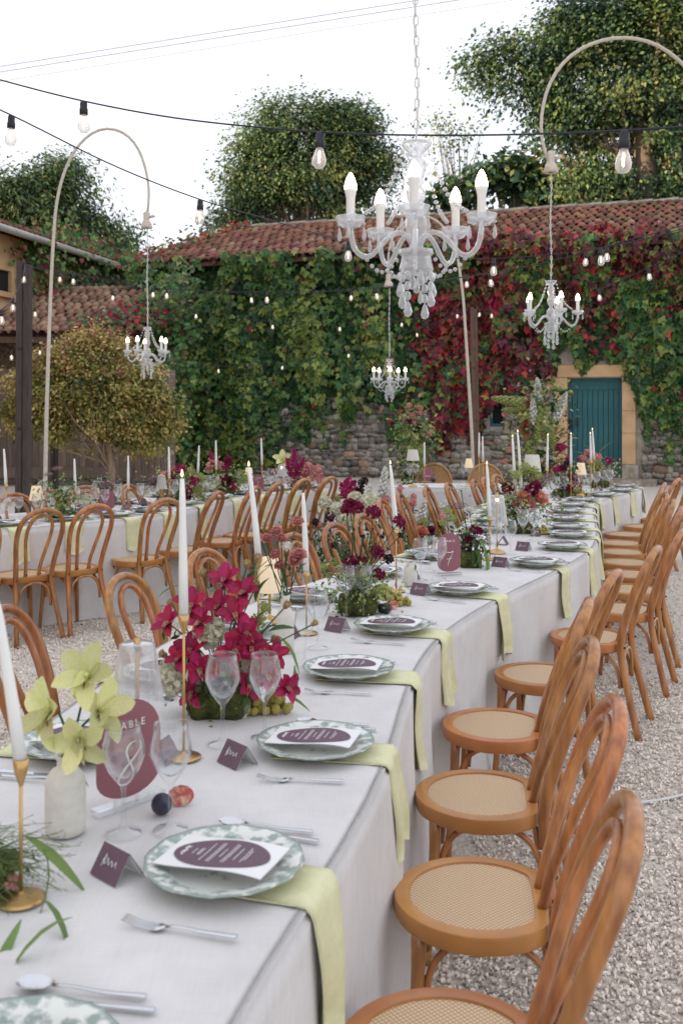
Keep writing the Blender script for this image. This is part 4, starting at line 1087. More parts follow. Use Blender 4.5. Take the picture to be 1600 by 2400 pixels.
# ================================================================ TABLES
TABH = .75
def edge_curve(pxs, ext0, ext1, n=260):
    P = [(p.x, p.y) for p in (at(a, b, TABH) for a, b in pxs)]
    P = [ext0] + P + ext1
    C = spline(P, n, 60)
    D = np.gradient(C, axis=0); D /= np.linalg.norm(D, axis=1)[:, None]
    return C, D
def table(label, clabel, C, D, side, W, tuck=0.0, name='long_table', seed=1):
    """C: sampled front edge; side=+1 when the outward side lies to the right of travel; outward normal = side * (dy,-dx)"""
    N = np.c_[D[:, 1], -D[:, 0]] * side
    n = len(C); o = Vector((C[n//2][0] - N[n//2][0]*W/2, C[n//2][1] - N[n//2][1]*W/2, 0))
    t = thing('banquet_table', label, 'table', o)
    rgn = np.random.default_rng(seed)
    m_ = MB(); vs = []; fs = []
    for c, nn in zip(C[6:-6], N[6:-6]):
        a = c - nn * .03; b = c - nn * (W - .03)
        for p, z in ((a, TABH-.012), (b, TABH-.012), (b, TABH-.04), (a, TABH-.04)): vs.append((p[0]-o.x, p[1]-o.y, z))
    k = n - 12
    for i in range(k - 1):
        for j in range(4): fs.append((i*4+j, i*4+(j+1) % 4, (i+1)*4+(j+1) % 4, (i+1)*4+j))
    fs += [(0,1,2,3), ((k-1)*4+3, (k-1)*4+2, (k-1)*4+1, (k-1)*4)]
    m_.add(vs, fs); m_.build('tabletop', BROWNW, t, False)
    for f in np.linspace(.06, .94, 7):
        i = int(f*(n-1))
        for w in (.25, W - .25):
            p = C[i] - N[i]*w; m_ = MB(); tube(m_, [(p[0]-o.x, p[1]-o.y, 0), (p[0]-o.x, p[1]-o.y, TABH-.04)], .018, 8); m_.build('leg', BLACKP, t)
    # the cloth: one sheet, closed at both ends, hanging to the ground in soft folds
    cl = MB()
    s = np.r_[0, np.cumsum(np.linalg.norm(np.diff(C, axis=0), axis=1))]
    hts = [0.004, .10, .2, .3, .4, .5, .58, .65, .70, .73, TABH - .012, TABH - .003, TABH]
    def fold(si, h, ph):
        q = (TABH - h) / TABH
        f = .024*math.sin(si*7.3 + ph) + .016*math.sin(si*13.1 + 2*ph) + .011*math.sin(si*23 + ph*3) + .006*math.sin(si*41 + h*3)
        return .010*(q > .02) + q ** .8 * f + .02 * q + (.03*max(0, q-.9)*10*abs(math.sin(si*9+ph)))
    rows = []
    loop = []
    for i in range(n): loop.append((C[i], N[i], s[i], 0.0))
    e1 = [(C[-1] - N[-1]*w, D[-1], s[-1] + w, 0) for w in np.linspace(0, W, 26)[1:-1]]
    back = [(C[i] - N[i]*W, -N[i], 20 + s[i], 1) for i in range(n-1, -1, -1)]
    e0 = [(C[0] - N[0]*w, -D[0], -w, 0) for w in np.linspace(W, 0, 26)[1:-1]]
    ring = loop + e1 + back + e0
    m = len(ring); vs = []
    for h in hts:
        for (p, nn, si, isback) in ring:
            f = fold(si, h, seed) if h < TABH - .004 else (0.004 if h < TABH else -.008)
            if isback: f -= tuck * min(1, (TABH - h) / .3)
            vs.append((p[0] + nn[0]*f - o.x, p[1] + nn[1]*f - o.y, h))
    fs = []
    H_ = len(hts)
    for i in range(H_ - 1):
        for k in range(m): fs.append((i*m+k, i*m+(k+1) % m, (i+1)*m+(k+1) % m, (i+1)*m+k))
    # top strips between the front and back edges
    base = (H_-1)*m
    ws = [.02, .045, .09, .2, .35, .5, .65, .8, .91, .955, .98]; cols = len(ws) + 1
    grid = [[base + i] for i in range(n)]
    for i in range(n):
        for j in range(1, cols):
            w = W * ws[j-1]; p = C[i] - N[i]*w
            z = TABH + .0022*math.sin(s[i]*6 + j*1.7) * math.sin(j*2.1 + s[i]*2) 
            grid[i].append(len(vs)); vs.append((p[0]-o.x, p[1]-o.y, z))
        grid[i].append(base + n + 24 + (n - 1 - i))
    for i in range(n - 1):
        for j in range(cols): fs.append((grid[i][j], grid[i][j+1], grid[i+1][j+1], grid[i+1][j]))
    # end caps of the top
    def cap(row, edge):
        pts_ = [row[0]] + edge + [row[-1]]
        fs.append(tuple(pts_ + row[1:-1][::-1]))
    cap(grid[n-1], [base + n + k for k in range(24)])
    cap(grid[0][::-1], [base + n + 24 + n + k for k in range(24)])
    cl.add(vs, fs)
    c = cl.build('tablecloth', CLOTHM, None); c.location = o; tag(c, clabel, 'tablecloth')
    return N
# main serpentine table
mainpx = [(536,2400),(714,2136),(905,1799),(956,1610),(1017,1503),(1152,1411),(1313,1333),(1380,1294),(1400,1256),(1397,1230),(1392,1205),(1397,1180),(1451,1161),(1480,1154)]
MC, MD = edge_curve(mainpx, (-.26, .75), [(3.25, 10.75), (3.34, 11.1)])
MN = table('long serpentine banquet table winding from the front to the teal door', 'pale grey linen cloth over the long winding table at the front', MC, MD, 1, 1.0, .17, seed=1)
leftpx = [(17,1241),(164,1227),(296,1217),(402,1201),(483,1184),(564,1169),(612,1162),(700,1151),(779,1145)]
q0 = at(17, 1241, TABH)
LC, LD = edge_curve(leftpx, (q0.x - 1.5, q0.y - .45), [])
LN = table('long banquet table curving along the left side before the plank fence', 'pale grey linen cloth over the long table at left', LC, LD, 1, 1.0, .12, seed=3)
# the small table of honour
hx = [(.50, 11.25), (.62, 11.08), (.95, 11.02), (1.4, 11.0), (1.85, 11.02), (2.05, 11.1)]
HC = spline(hx, 60, 4); HD = np.gradient(HC, axis=0); HD /= np.linalg.norm(HD, axis=1)[:, None]
HN = table('small straight table for two before the stone wall', 'pale grey linen cloth over the small table before the wall', HC, HD, 1, .62, 0, seed=5)

def side_pt(C, N, i, w): return C[i] - N[i] * w
def near_i(C, N, x, y, w): 
    q = C - N * w; return int(np.argmin((q[:, 0] - x)**2 + (q[:, 1] - y)**2))

# chairs along the right side of the main table
gR = 'bentwood chairs along the right side of the long table'
ys = [1.87, 2.47, 3.10, 3.77, 4.48, 5.22, 5.92, 6.55, 7.12, 7.68, 8.20, 8.75, 9.35, 9.95, 10.55]
yaw = [.06, .05, .02, .03, .0, .02, 0, .04, -.05, 0, .05, -.03, .04, 0, -.02]
outs = .235
seatpos = MC + MN * outs
for k, y in enumerate(ys):
    i = int(np.argmin(np.abs(seatpos[:, 1] - y))); p = seatpos[i]; rz = math.atan2(MN[i][1], MN[i][0]) + yaw[k] + random.uniform(-.025, .025)
    extra = 'nearest' if k == 0 else ('farthest' if k == len(ys) - 1 else ORD[k] + ' from the front')
    place_chair(p[0], p[1], rz, 'caned bentwood chair, %s, on the right side of the long front table' % extra, gR)
# left side of the main table: placed by the tops of their hoops
gL = 'bentwood chairs along the left side of the long table'
Lh = [(0, 1428), (286, 1350), (474, 1291), (681, 1254), (779, 1230), (845, 1208), (868, 1188), (891, 1172), (934, 1158), (997, 1143), (1048, 1133), (1109, 1125), (1134, 1120), (1160, 1114)]
for k, (a, b) in enumerate(Lh):
    p = at(a, b, .935); i = near_i(MC, MN, p.x, p.y, 1.42); nn = -MN[i]
    rz = math.atan2(nn[1], nn[0]) + random.uniform(-.05, .05)
    q = (p.x - .335*math.cos(rz), p.y - .335*math.sin(rz))
    extra = 'nearest' if k == 0 else ('farthest' if k == len(Lh) - 1 else ORD[k] + ' from the front')
    place_chair(q[0], q[1], rz, 'caned bentwood chair, %s, on the left side of the long front table' % extra, gL)
gF = 'bentwood chairs along the near side of the left table'
Fh = [(-62, 1208), (106, 1195), (227, 1185), (390, 1171), (513, 1154), (600, 1142), (652, 1133.5), (713, 1124), (776, 1119)]
for k, (a, b) in enumerate(Fh):
    p = at(a, b, .935); i = near_i(LC, LN, p.x, p.y, -.55); nn = LN[i]
    rz = math.atan2(nn[1], nn[0]) + [0, .08, .05, .02, .1, .04, 0, .05, .05][k]
    q = (p.x - .335*math.cos(rz), p.y - .335*math.sin(rz))
    extra = 'leftmost' if k == 0 else ('rightmost' if k == len(Fh) - 1 else ORD[k] + ' from the left')
    place_chair(q[0], q[1], rz, 'caned bentwood chair, %s, on the near side of the left table' % extra, gF)
gB = 'bentwood chairs along the far side of the left table'
Bh = [(32, 1159), (116, 1151), (198, 1141), (299, 1137), (392, 1131), (523, 1113)]
for k, (a, b) in enumerate(Bh):
    p = at(a, b, .935); i = near_i(LC, LN, p.x, p.y, 1.45); nn = -LN[i]
    rz = math.atan2(nn[1], nn[0])
    q = (p.x - .335*math.cos(rz), p.y - .335*math.sin(rz))
    extra = 'leftmost' if k == 0 else ('rightmost' if k == len(Bh) - 1 else ORD[k] + ' from the left')
    place_chair(q[0], q[1], rz, 'caned bentwood chair, %s, on the far side of the left table' % extra, gB)
# two round backed rattan chairs at the table of honour
def rattan(x, y, label):
    t = thing('rattan_chair', label, 'chair', (x, y, 0), R(-90), 'round backed rattan chairs')
    RT = M('rattan_frame', (.36, .19, .075), .5, (.46, .27, .12), 20); m_ = MB()
    c = Vector((-.24, 0, .70)); ring = [c + Vector((-.06*math.sin(a), .212*math.cos(a), .235*math.sin(a))) for a in np.linspace(0, 2*math.pi, 33)]
    tube(m_, ring, .016, 7, cap=False); m_.build('back_ring', RT, t)
    m_ = MB(); m_.add([c + Vector((-.06*math.sin(a), .205*math.cos(a), .228*math.sin(a))) for a in np.linspace(0, 2*math.pi, 33)[:-1]] , [tuple(range(32))]); m_.build('cane_back', RCANE, t, False)
    m_ = MB(); tube(m_, [(-.22 , 0, .47), (-.22, 0, .44)], .2, 20); tube(m_, [(.02, 0, .47), (.02, 0, .43)], .235, 24); m_.build('seat', RT, t)
    for sx, sy in ((-.18, .17), (-.18, -.17), (.18, .17), (.18, -.17)):
        m_ = MB(); tube(m_, [(sx*1.15, sy*1.1, 0), (sx, sy, .44)], .017, 7); m_.build('leg', RT, t)
    return t
RCANE = M('rattan_weave', (.24, .115, .04), .6, (.44, .25, .105), 120, (.42, .58), bump=.3, bscale=200)
rattan(1.125 + .02, 12.05, 'round backed rattan chair on the left at the small table before the wall')
rattan(1.77, 12.0, 'round backed rattan chair on the right at the small table before the wall')
# ================================================================ TABLE WARE
def plate_mat():
    m = bpy.data.materials.new('green_transferware'); m.use_nodes = True
    nd, lk = m.node_tree.nodes, m.node_tree.links; p = nd['Principled BSDF']; p.inputs['Roughness'].default_value = .22
    tc = nd.new('ShaderNodeTexCoord')
    ln = nd.new('ShaderNodeVectorMath'); ln.operation = 'LENGTH'
    sx = nd.new('ShaderNodeVectorMath'); sx.operation = 'MULTIPLY'; sx.inputs[1].default_value = (1, 1, 0)
    lk.new(tc.outputs['Object'], sx.inputs[0]); lk.new(sx.outputs[0], ln.inputs[0])
    no = nd.new('ShaderNodeTexNoise'); no.inputs['Scale'].default_value = 34; no.inputs['Detail'].default_value = 5; no.inputs['Roughness'].default_value = .65
    lk.new(tc.outputs['Object'], no.inputs['Vector'])
    vo = nd.new('ShaderNodeTexVoronoi'); vo.inputs['Scale'].default_value = 36; lk.new(tc.outputs['Object'], vo.inputs['Vector'])
    sub = nd.new('ShaderNodeMath'); sub.operation = 'MULTIPLY_ADD'; sub.inputs[1].default_value = -.35; lk.new(vo.outputs['Distance'], sub.inputs[0]); lk.new(no.outputs['Fac'], sub.inputs[2])
    rim = nd.new('ShaderNodeValToRGB'); e = rim.color_ramp.elements      # radius -> how much print
    mr = nd.new('ShaderNodeMapRange'); mr.inputs[1].default_value = 0; mr.inputs[2].default_value = .16; lk.new(ln.outputs['Value'], mr.inputs[0])
    e[0].position = .0; e[0].color = (.46,)*3 + (1,); e[1].position = .97; e[1].color = (.66,)*3 + (1,)
    for ps, v in ((.5, .40), (.60, .26), (.66, .55), (.72, .60), (.9, .58), (.945, .80)):
        q = e.new(ps); q.color = (v, v, v, 1)
    lk.new(mr.outputs[0], rim.inputs[0])
    ad = nd.new('ShaderNodeMath'); ad.operation = 'ADD'; lk.new(sub.outputs[0], ad.inputs[0]); lk.new(rim.outputs[0], ad.inputs[1])
    th = nd.new('ShaderNodeValToRGB'); th.color_ramp.elements[0].position = .86; th.color_ramp.elements[0].color = (.70, .71, .66, 1)
    th.color_ramp.elements[1].position = 1.0; th.color_ramp.elements[1].color = (.27, .33, .295, 1)
    lk.new(ad.outputs[0], th.inputs[0]); lk.new(th.outputs[0], p.inputs['Base Color'])
    return m
PLATE = plate_mat()
def mesh_plate():
    m_ = MB(); lathe(m_, [(.001, .006), (.090, .006), (.100, .010), (.112, .020), (.150, .029), (.154, .029), (.154, .0265), (.112, .015), (.092, .000), (.001, 0)], 40, wob=lambda a, z: .012*math.cos(12*a) * (1 if z > .022 else 0)); return m_.mesh('plate', PLATE)
PLATE_ME = mesh_plate()
def card_mesh():        # curled white card
    m_ = MB(); nx, ny = 14, 6; vs = []
    def z(x, y): return .026 + .004*(1 - (2*x/.225)**2) + .002*max(0, -y/.07) + .004*math.sin(x*22)
    for i in range(nx+1):
        for j in range(ny+1):
            x = -.1125 + .225*i/nx; y = -.07 + .14*j/ny; vs.append((x, y, z(x, y)))
    k = ny+1
    m_.add(vs, [(i*k+j, (i+1)*k+j, (i+1)*k+j+1, i*k+j+1) for i in range(nx) for j in range(ny)])
    m_.add([(x, y, zz - .0015) for x, y, zz in vs], [(i*k+j, i*k+j+1, (i+1)*k+j+1, (i+1)*k+j) for i in range(nx) for j in range(ny)])
    ov = MB(); N_ = 36; vs = []; fs = []
    for r_ in (1, .66, .33):
        for q in range(N_):
            a = 2*math.pi*q/N_; x, y = .099*r_*math.cos(a), .062*r_*math.sin(a); vs.append((x, y, z(x, y) + .0014))
    vs.append((0, 0, z(0, 0) + .0014))
    for r_ in range(2):
        for q in range(N_): fs.append((r_*N_+q, r_*N_+(q+1) % N_, (r_+1)*N_+(q+1) % N_, (r_+1)*N_+q))
    for q in range(N_): fs.append((2*N_+q, 2*N_+(q+1) % N_, 3*N_))
    ov.add(vs, fs)
    tx = MB(); rg = random.Random(8)
    def stroke(pts, w=.0011): 
        P = [Vector((x, y, z(x, y) + .0026)) for x, y in pts]
        for a, b in zip(P[:-1], P[1:]): bar(tx, a, b, w, .0006)
    # heading in script at the left end, short rows of lettering across
    hd_ = [(-.078 + .004*math.sin(q*1.9), -.022 + .0032*q) for q in range(14)]; stroke(hd_, .0018); stroke([(-.083, -.01), (-.074, 0.0), (-.083, .01), (-.073, .018)], .0015)
    for c, x in enumerate((-.058, -.047, -.043, -.030, -.014, -.009, .004, .017, .022, .036, .052, .057)):
        L_ = rg.choice((.018, .03, .042)) * (1 - (x/.1)**2); y = -L_
        while y < L_:
            l = rg.uniform(.004, .010); stroke([(x, y), (x + rg.uniform(-.0004, .0004), min(L_, y + l))], .0016); y += l + .0022
    return m_.mesh('card', PAPER), ov.mesh('oval', PLUM, False), tx.mesh('lettering', INK, False)
CARD_ME, OVAL_ME, TXT_ME = card_mesh()
def fork_mesh():
    m_ = MB(); tube(m_, spline([(.10, 0, .006), (.04, 0, .006), (-.01, 0, .008), (-.03, 0, .006)], 10, 0), [.0055, .0052, .005, .0048, .0045, .004, .0036, .0034, .0033, .0036], 7, flat=.55)
    m_.add([(-.03, -.004, .006), (-.040, -.0115, .004), (-.048, -.012, .003), (-.048, .012, .003), (-.042, .0115, .004), (-.03, .004, .006), (-.03, -.004, .0045), (-.042, -.0115, .0025), (-.055, -.012, .0015), (-.055, .012, .0015), (-.042, .0115, .0025), (-.03, .004, .0045)],
           [(0,5,4,1), (1,4,3,2), (6,7,10,11), (7,8,9,10), (0,1,7,6), (1,2,8,7), (3,4,10,9), (4,5,11,10)])
    for y in (-.0102, -.0034, .0034, .0102): tube(m_, [(-.046, y, .0025), (-.078, y, .005), (-.110, y*.95, .012)], [.0016, .0014, .0009], 5)
    return m_.mesh('fork', STEEL)
def knife_mesh():
    m_ = MB(); tube(m_, [(.115, 0, .005), (.06, 0, .005), (.01, 0, .005)], [.0058, .0052, .0045], 7, flat=.6)
    m_.add([(.01, -.004, .003), (-.06, -.009, .003), (-.105, -.006, .003), (-.118, .004, .003), (.01, .006, .003), (.01, -.004, .0055), (-.06, -.009, .005), (-.105, -.006, .0045), (-.118, .004, .0045), (.01, .006, .0055)],
           [(0,4,3,2,1), (5,6,7,8,9), (0,1,6,5), (1,2,7,6), (2,3,8,7), (3,4,9,8), (4,0,5,9)])
    return m_.mesh('knife', STEEL, False)
def spoon_mesh():
    m_ = MB(); tube(m_, spline([(.10, 0, .006), (.03, 0, .006), (-.02, 0, .010), (-.05, 0, .010)], 10, 0), [.0055, .0052, .005, .0046, .0042, .0038, .0034, .0032, .0032, .0036], 7, flat=.55)
    vs = []; fs = []; n = 14
    for r_, dz in ((1, .012), (.7, .006), (.35, .003)):
        for q in range(n):
            a = 2*math.pi*q/n; vs.append((-.078 + .031*r_*math.cos(a), .0205*r_*math.sin(a)*(1 - .15*math.cos(a)), dz))
    vs.append((-.078, 0, .002))
    for i in range(2):
        for q in range(n): fs.append((i*n+q, i*n+(q+1) % n, (i+1)*n+(q+1) % n, (i+1)*n+q))
    for q in range(n): fs.append((2*n+q, 2*n+(q+1) % n, 3*n))
    m_.add(vs, fs); return m_.mesh('spoon', STEEL)
FORK_ME, KNIFE_ME, SPOON_ME = fork_mesh(), knife_mesh(), spoon_mesh()
def napkin_mesh(inner, edge, drop, w=.155, seed=0):
    """local: x outward, edge of the table at x=edge"""
    m_ = MB(); rg = random.Random(seed); prof = [(x, .004) for x in np.linspace(inner, edge - .012, 5)] + [(edge + .004, .002), (edge + .016, -.010)]
    for q in np.linspace(.04, 1, 7): prof.append((edge + .021 + .012*q + .006*math.sin(q*5 + seed), -.010 - drop*q))
    ny = 6; vs = []; k = ny + 1
    for i, (x, z) in enumerate(prof):
        for j in range(ny + 1):
            y = -w/2 + w*j/ny; f = max(0, i - 5) / 8
            vs.append((x + .016*f*math.sin(j*1.3 + seed*1.7), y*(1 - .04*f) + .018*f*math.sin(seed*3.1), z + (.013*math.sin(j*.9 + seed) * f)))
    n = len(prof)
    m_.add(vs, [(i*k+j, (i+1)*k+j, (i+1)*k+j+1, i*k+j+1) for i in range(n-1) for j in range(ny)])
    th = .0035
    vs2 = [(x - (th if i // k > 5 else 0), y, z - (0 if i // k > 5 else .003)) for i, (x, y, z) in enumerate(vs)]
    m_.add(vs2, [(i*k+j, i*k+j+1, (i+1)*k+j+1, (i+1)*k+j) for i in range(n-1) for j in range(ny)])
    o = 0; N2 = n*k
    rim = [i*k for i in range(n)] + [(n-1)*k + j for j in range(1, k)] + [i*k + ny for i in range(n-2, -1, -1)]
    for a, b in zip(rim[:-1], rim[1:]): m_.f.append((a, b, N2+b, N2+a)); m_.m.append(0)
    return m_.mesh('napkin', NAPK)
def card_tent():
    m_ = MB(); w, h, d, th = .085, .052, .034, .0012
    m2 = MB()
    m_.add([(-w/2, -d, 0), (w/2, -d, 0), (w/2, 0, h), (-w/2, 0, h)], [(0,1,2,3)])
    m_.add([(-w/2, d, 0), (w/2, d, 0), (w/2, 0, h), (-w/2, 0, h)], [(3,2,1,0)])
    m2.add([(-w/2, -d + th*2, 0), (w/2, -d + th*2, 0), (w/2, 0, h - th*2), (-w/2, 0, h - th*2)], [(3,2,1,0)])
    m2.add([(-w/2, d - th*2, 0), (w/2, d - th*2, 0), (w/2, 0, h - th*2), (-w/2, 0, h - th*2)], [(0,1,2,3)])
    tx = MB(); nrm = Vector((0, -h, d)).normalized()
    def pt(x, q): return Vector((x, -d*(1-q), h*q)) + nrm*.0012
    P = [pt(-.022 + .0036*k, .5 + .14*math.sin(k*1.9)*(1 if k % 3 else .4)) for k in range(13)]
    tube(tx, P, .0010, 4); tube(tx, [pt(-.020, .34), pt(-.017, .76), pt(-.012, .6)], .0012, 4)
    return m_.mesh('place_card', PLUM, False), m2.mesh('inside', PAPER, False), tx.mesh('lettering', INK)
TENT_ME, TENTIN_ME, TENTX_ME = card_tent()
NAP_MES = {}
def setting(px, py, C, N, who, place, right=True, cutlery=True, card=None, napkin=True, menu=True, simple=False, rzj=0):
    """one place setting; (px,py) is the plate centre in the picture"""
    p = at(px, py, TABH + .015) if py is not None else px
    return setting_w(p.x, p.y, C, N, who, place, cutlery, card, napkin, menu, rzj)
def setting_w(x, y, C, N, who, place, cutlery=True, card=True, napkin=True, menu=True, rzj=0, edge_sign=1, W=1.0):
    i = int(np.argmin((C[:, 0]-x)**2 + (C[:, 1]-y)**2)) if edge_sign > 0 else near_i(C, N, x, y, W)
    nn = N[i] * edge_sign
    e = C[i] if edge_sign > 0 else C[i] - N[i]*W
    rz = math.atan2(nn[1], nn[0]) + rzj
    dist = (e[0]-x)*nn[0] + (e[1]-y)*nn[1]
    z = TABH + .0035
    def loc(lx, ly): return (x + lx*math.cos(rz) - ly*math.sin(rz), y + lx*math.sin(rz) + ly*math.cos(rz))
    if napkin:
        key = round(dist, 2)
        dr = random.uniform(.215, .285)
        o = ob('napkin', napkin_mesh(-.10, dist, dr, .155, int(x*100) % 17), None, None, (x, y, z - .0005), (0, 0, rz + random.uniform(-.03, .03)))
        tag(o, 'lime linen napkin under the plate %s, %s' % (place, who), 'napkin', 'lime napkins')
    c = ob('plate', PLATE_ME, None, None, (x, y, z + .004), (0, 0, rz + random.uniform(-1, 1))); tag(c, 'green patterned plate, %s, %s' % (place, who), 'plate', 'green transferware plates')
    if menu:
        t = thing('menu_card', 'white menu card with plum oval, %s, %s' % (place, who), 'menu', (x - .005*math.cos(rz), y, z + .010), rz + random.uniform(-.08, .08), 'menu cards')
        ob('card', CARD_ME, t); ob('oval', OVAL_ME, t); ob('lettering', TXT_ME, t)
    if cutlery:
        a = loc(.01, -.215); o = ob('fork', FORK_ME, None, None, (a[0], a[1], z), (0, 0, rz + random.uniform(-.08, .08))); tag(o, 'steel fork by the plate %s, %s' % (place, who), 'fork', 'forks')
        a = loc(.02, .185); o = ob('knife', KNIFE_ME, None, None, (a[0], a[1], z), (0, 0, rz + random.uniform(-.05, .05))); tag(o, 'steel knife by the plate %s, %s' % (place, who), 'knife', 'knives')
        a = loc(.01, .215); o = ob('spoon', SPOON_ME, None, None, (a[0], a[1], z), (0, 0, rz + random.uniform(-.05, .05))); tag(o, 'steel spoon by the plate %s, %s' % (place, who), 'spoon', 'spoons')
    if card:
        if card is True: a = loc(-.235, .02); rzc = rz + math.pi/2 + random.uniform(-.15, .15)
        else: a = card[:2]; rzc = card[2]
        t = thing('place_card', 'folded plum place card %s, %s' % (place, who), 'place card', (a[0], a[1], z - .001), rzc, 'place cards')
        ob('card_face', TENT_ME, t); ob('inside', TENTIN_ME, t); ob('lettering', TENTX_ME, t)
RP = [(20,2520),(526,2030),(739,1745),(816,1571),(919,1469),(1076,1382),(1257,1319),(1316,1280),(1334,1253),(1328,1234),(1322,1214),(1327,1197),(1340,1182.5),(1362,1171),(1410,1159.5),(1452,1148.5),(1462,1139)]
PC = {1: (275, 2052), 2: (556, 1790), 4: (790, 1478), 5: (985, 1393), 6: (1172, 1328), 7: (1226, 1290)}
for k, (a, b) in enumerate(RP):
    p = at(a, b, TABH + .02)
    card = True if k > 7 or k in (0,) else False
    if k in PC: q = at(*PC[k], TABH); card = (q.x, q.y, [0, -.75, -.85, 0, -.62, -.6, -.6, -.6][k])
    setting_w(p.x, p.y, MC, MN, 'right side of front table', ('nearest' if k == 0 else 'farthest' if k == len(RP)-1 else ORD[k] + ' from the front'), True, card)
# left side of the main table
seq = []
py_ = [1.95, 2.62, 3.30, 3.98, 4.66, 5.30, 5.95, 6.6, 7.2, 7.8, 8.4, 9.0, 9.6, 10.2]
LPp = MC - MN * .80
for k, y in enumerate(py_):
    i = int(np.argmin(np.abs(LPp[:, 1] - y)))
    setting_w(LPp[i][0], LPp[i][1], MC, MN, 'left side of front table', ('nearest' if k == 0 else 'farthest' if k == len(py_)-1 else ORD[k] + ' from the front'), True, k > 0, True, True, 0, -1)
# left table, both sides (knives and forks only as far as they can be seen)
def arc_positions(C, N, w, first, last, n):
    Q = C - N*w; i0 = int(np.argmin(np.abs(Q[:, 0]-first))); i1 = int(np.argmin(np.abs(Q[:, 0]-last)))
    return [Q[int(i)] for i in np.linspace(i0, i1, n)]
fx = [at(a, b, TABH) for a, b in ((12,1233),(158,1224),(300,1214),(402,1203),(478,1187),(560,1171),(622,1162),(690,1153),(745,1147))]
for k, p in enumerate(fx):
    i = int(np.argmin((LC[:, 0]-p.x)**2 + (LC[:, 1]-p.y)**2)); q = LC[i] - LN[i]*.2
    setting_w(q[0], q[1], LC, LN, 'near side of left table', ('leftmost' if k == 0 else 'rightmost' if k == 8 else ORD[k] + ' from the left'), True, True)
for k, q in enumerate(arc_positions(LC, LN, .8, -2.35, -.9, 6)):
    setting_w(q[0], q[1], LC, LN, 'far side of left table', ('leftmost' if k == 0 else 'rightmost' if k == 5 else ORD[k] + ' from the left'), False, True, True, True, 0, -1)

# ---------------------------------------------------------------- glasses
def glass_mesh(name, rim, belly, bh, h):
    m_ = MB(); zb = h - bh
    lathe(m_, [(.036, 0), (.034, .003), (.012, .008), (.0045, .02), (.004, zb - .02), (.007, zb - .006), (.016, zb + .004), (belly*.72, zb + bh*.22), (belly, zb + bh*.48), (belly*.96, zb + bh*.68), (rim*1.05, zb + bh*.9), (rim, zb + bh), (rim - .0012, zb + bh), (rim*1.05 - .0016, zb + bh*.9), (belly*.96 - .0018, zb + bh*.68), (belly - .0018, zb + bh*.48), (belly*.72 - .002, zb + bh*.22), (.012, zb + .012), (.001, zb + .010)], 22)
    return m_.mesh(name, GLASS)
WINE, FLUTE = glass_mesh('wine_glass', .034, .043, .115, .215), glass_mesh('water_glass', .032, .038, .10, .20)
gcount = {}
def wine_glass(x, y, label, kind=0, z=TABH, s=1.0, grp='stemmed glasses'):
    o = ob('wine_glass', FLUTE if kind else WINE, None, None, (x, y, z + .003), (0, 0, random.uniform(0, 6)), s); tag(o, label, 'glass', grp)
G_main = [((290, 1955), 0, 1.06, 'left tall wine glass before the table 8 sign'), ((400, 1948), 0, 1.06, 'right tall wine glass before the table 8 sign'),
    ((522, 1746), 0, 1.12, 'left wine glass before the crimson orchid centrepiece'), ((620, 1730), 0, 1.06, 'right wine glass before the crimson orchid centrepiece'),
    ((715, 1560), 1, 1.0, 'wine glass behind the third plate near the small white vase'), ((745, 1520), 0, 1.0, 'wine glass behind the fluted candlestick of the second lamp'),
    ((811, 1450), 0, 1.06, 'left wine glass before the mossy burgundy centrepiece'), ((851, 1448), 0, 1.06, 'right wine glass before the mossy burgundy centrepiece'),
    ((985, 1361), 0, 1.0, 'left wine glass beside the table 7 sign'), ((1029, 1358), 0, 1.0, 'right wine glass overlapping the table 7 sign'),
    ((1005, 1340), 1, .95, 'smaller glass behind the two by the table 7 sign'), ((1160, 1308), 0, 1.0, 'left wine glass before the ribbed glass lamp'),
    ((1195, 1299), 0, .95, 'right wine glass before the ribbed glass lamp'), ((1225, 1270), 0, 1.0, 'left wine glass before the peach roses'), ((1250, 1267), 0, 1.0, 'right wine glass before the peach roses'),
    ((1262, 1236), 1, 1.0, 'wine glass right of the peach roses'), ((1272, 1206), 0, 1.0, 'wine glass left behind the peach roses'), ((1283, 1183), 0, 1.0, 'leftmost glass before the far burgundy flowers'), ((1302, 1170), 0, 1.0, 'middle glass before the far burgundy flowers'),
    ((1322, 1168), 0, 1.0, 'right glass before the far burgundy flowers'), ((1363, 1158), 0, 1.0, 'first glass right of the far table sign'), ((1380, 1157), 1, 1.0, 'second glass right of the far table sign'), ((1397, 1154), 0, 1.0, 'third glass right of the far table sign'),
    ((1428, 1148), 0, 1.0, 'farthest right glass on the long table'), ((1412, 1146), 1, 1.0, 'glass behind the far right pair on the long table'),
    ((1185, 1246), 1, 1.0, 'glass left of the peach roses'), ((900, 1382), 1, .95, 'small glass behind the fifth candlestick')]
for (a, b), kd, s, lab in G_main:
    p = at(a, b, TABH); wine_glass(p.x, p.y, 'clear ' + lab, kd, TABH, s, 'stemmed glasses on the long table')
GL_ = [(15,1231,1.0),(88,1222,1),(118,1218,1),(178,1210,1.05),(224,1205,1),(247,1204,1),(277,1194,1),(330,1190,1),(352,1189,.95),(409,1186,1.1),(488,1166,1),(507,1164,1),(558,1161,1),(575,1156,.9),(622,1148,1),(635,1145,1),(652,1145,1),(667,1143,1),(680,1142,.9),(45,1222,.95),(145,1212,.95)]
for k, (a, b, s) in enumerate(sorted(GL_)):
    p = at(a, b, TABH); wine_glass(p.x, p.y, 'clear stemmed glass, %s from the left on the left table' % (ORD + ['nineteenth', 'twentieth', 'twenty first'])[k], k % 3 == 1, TABH, s, 'stemmed glasses on the left table')
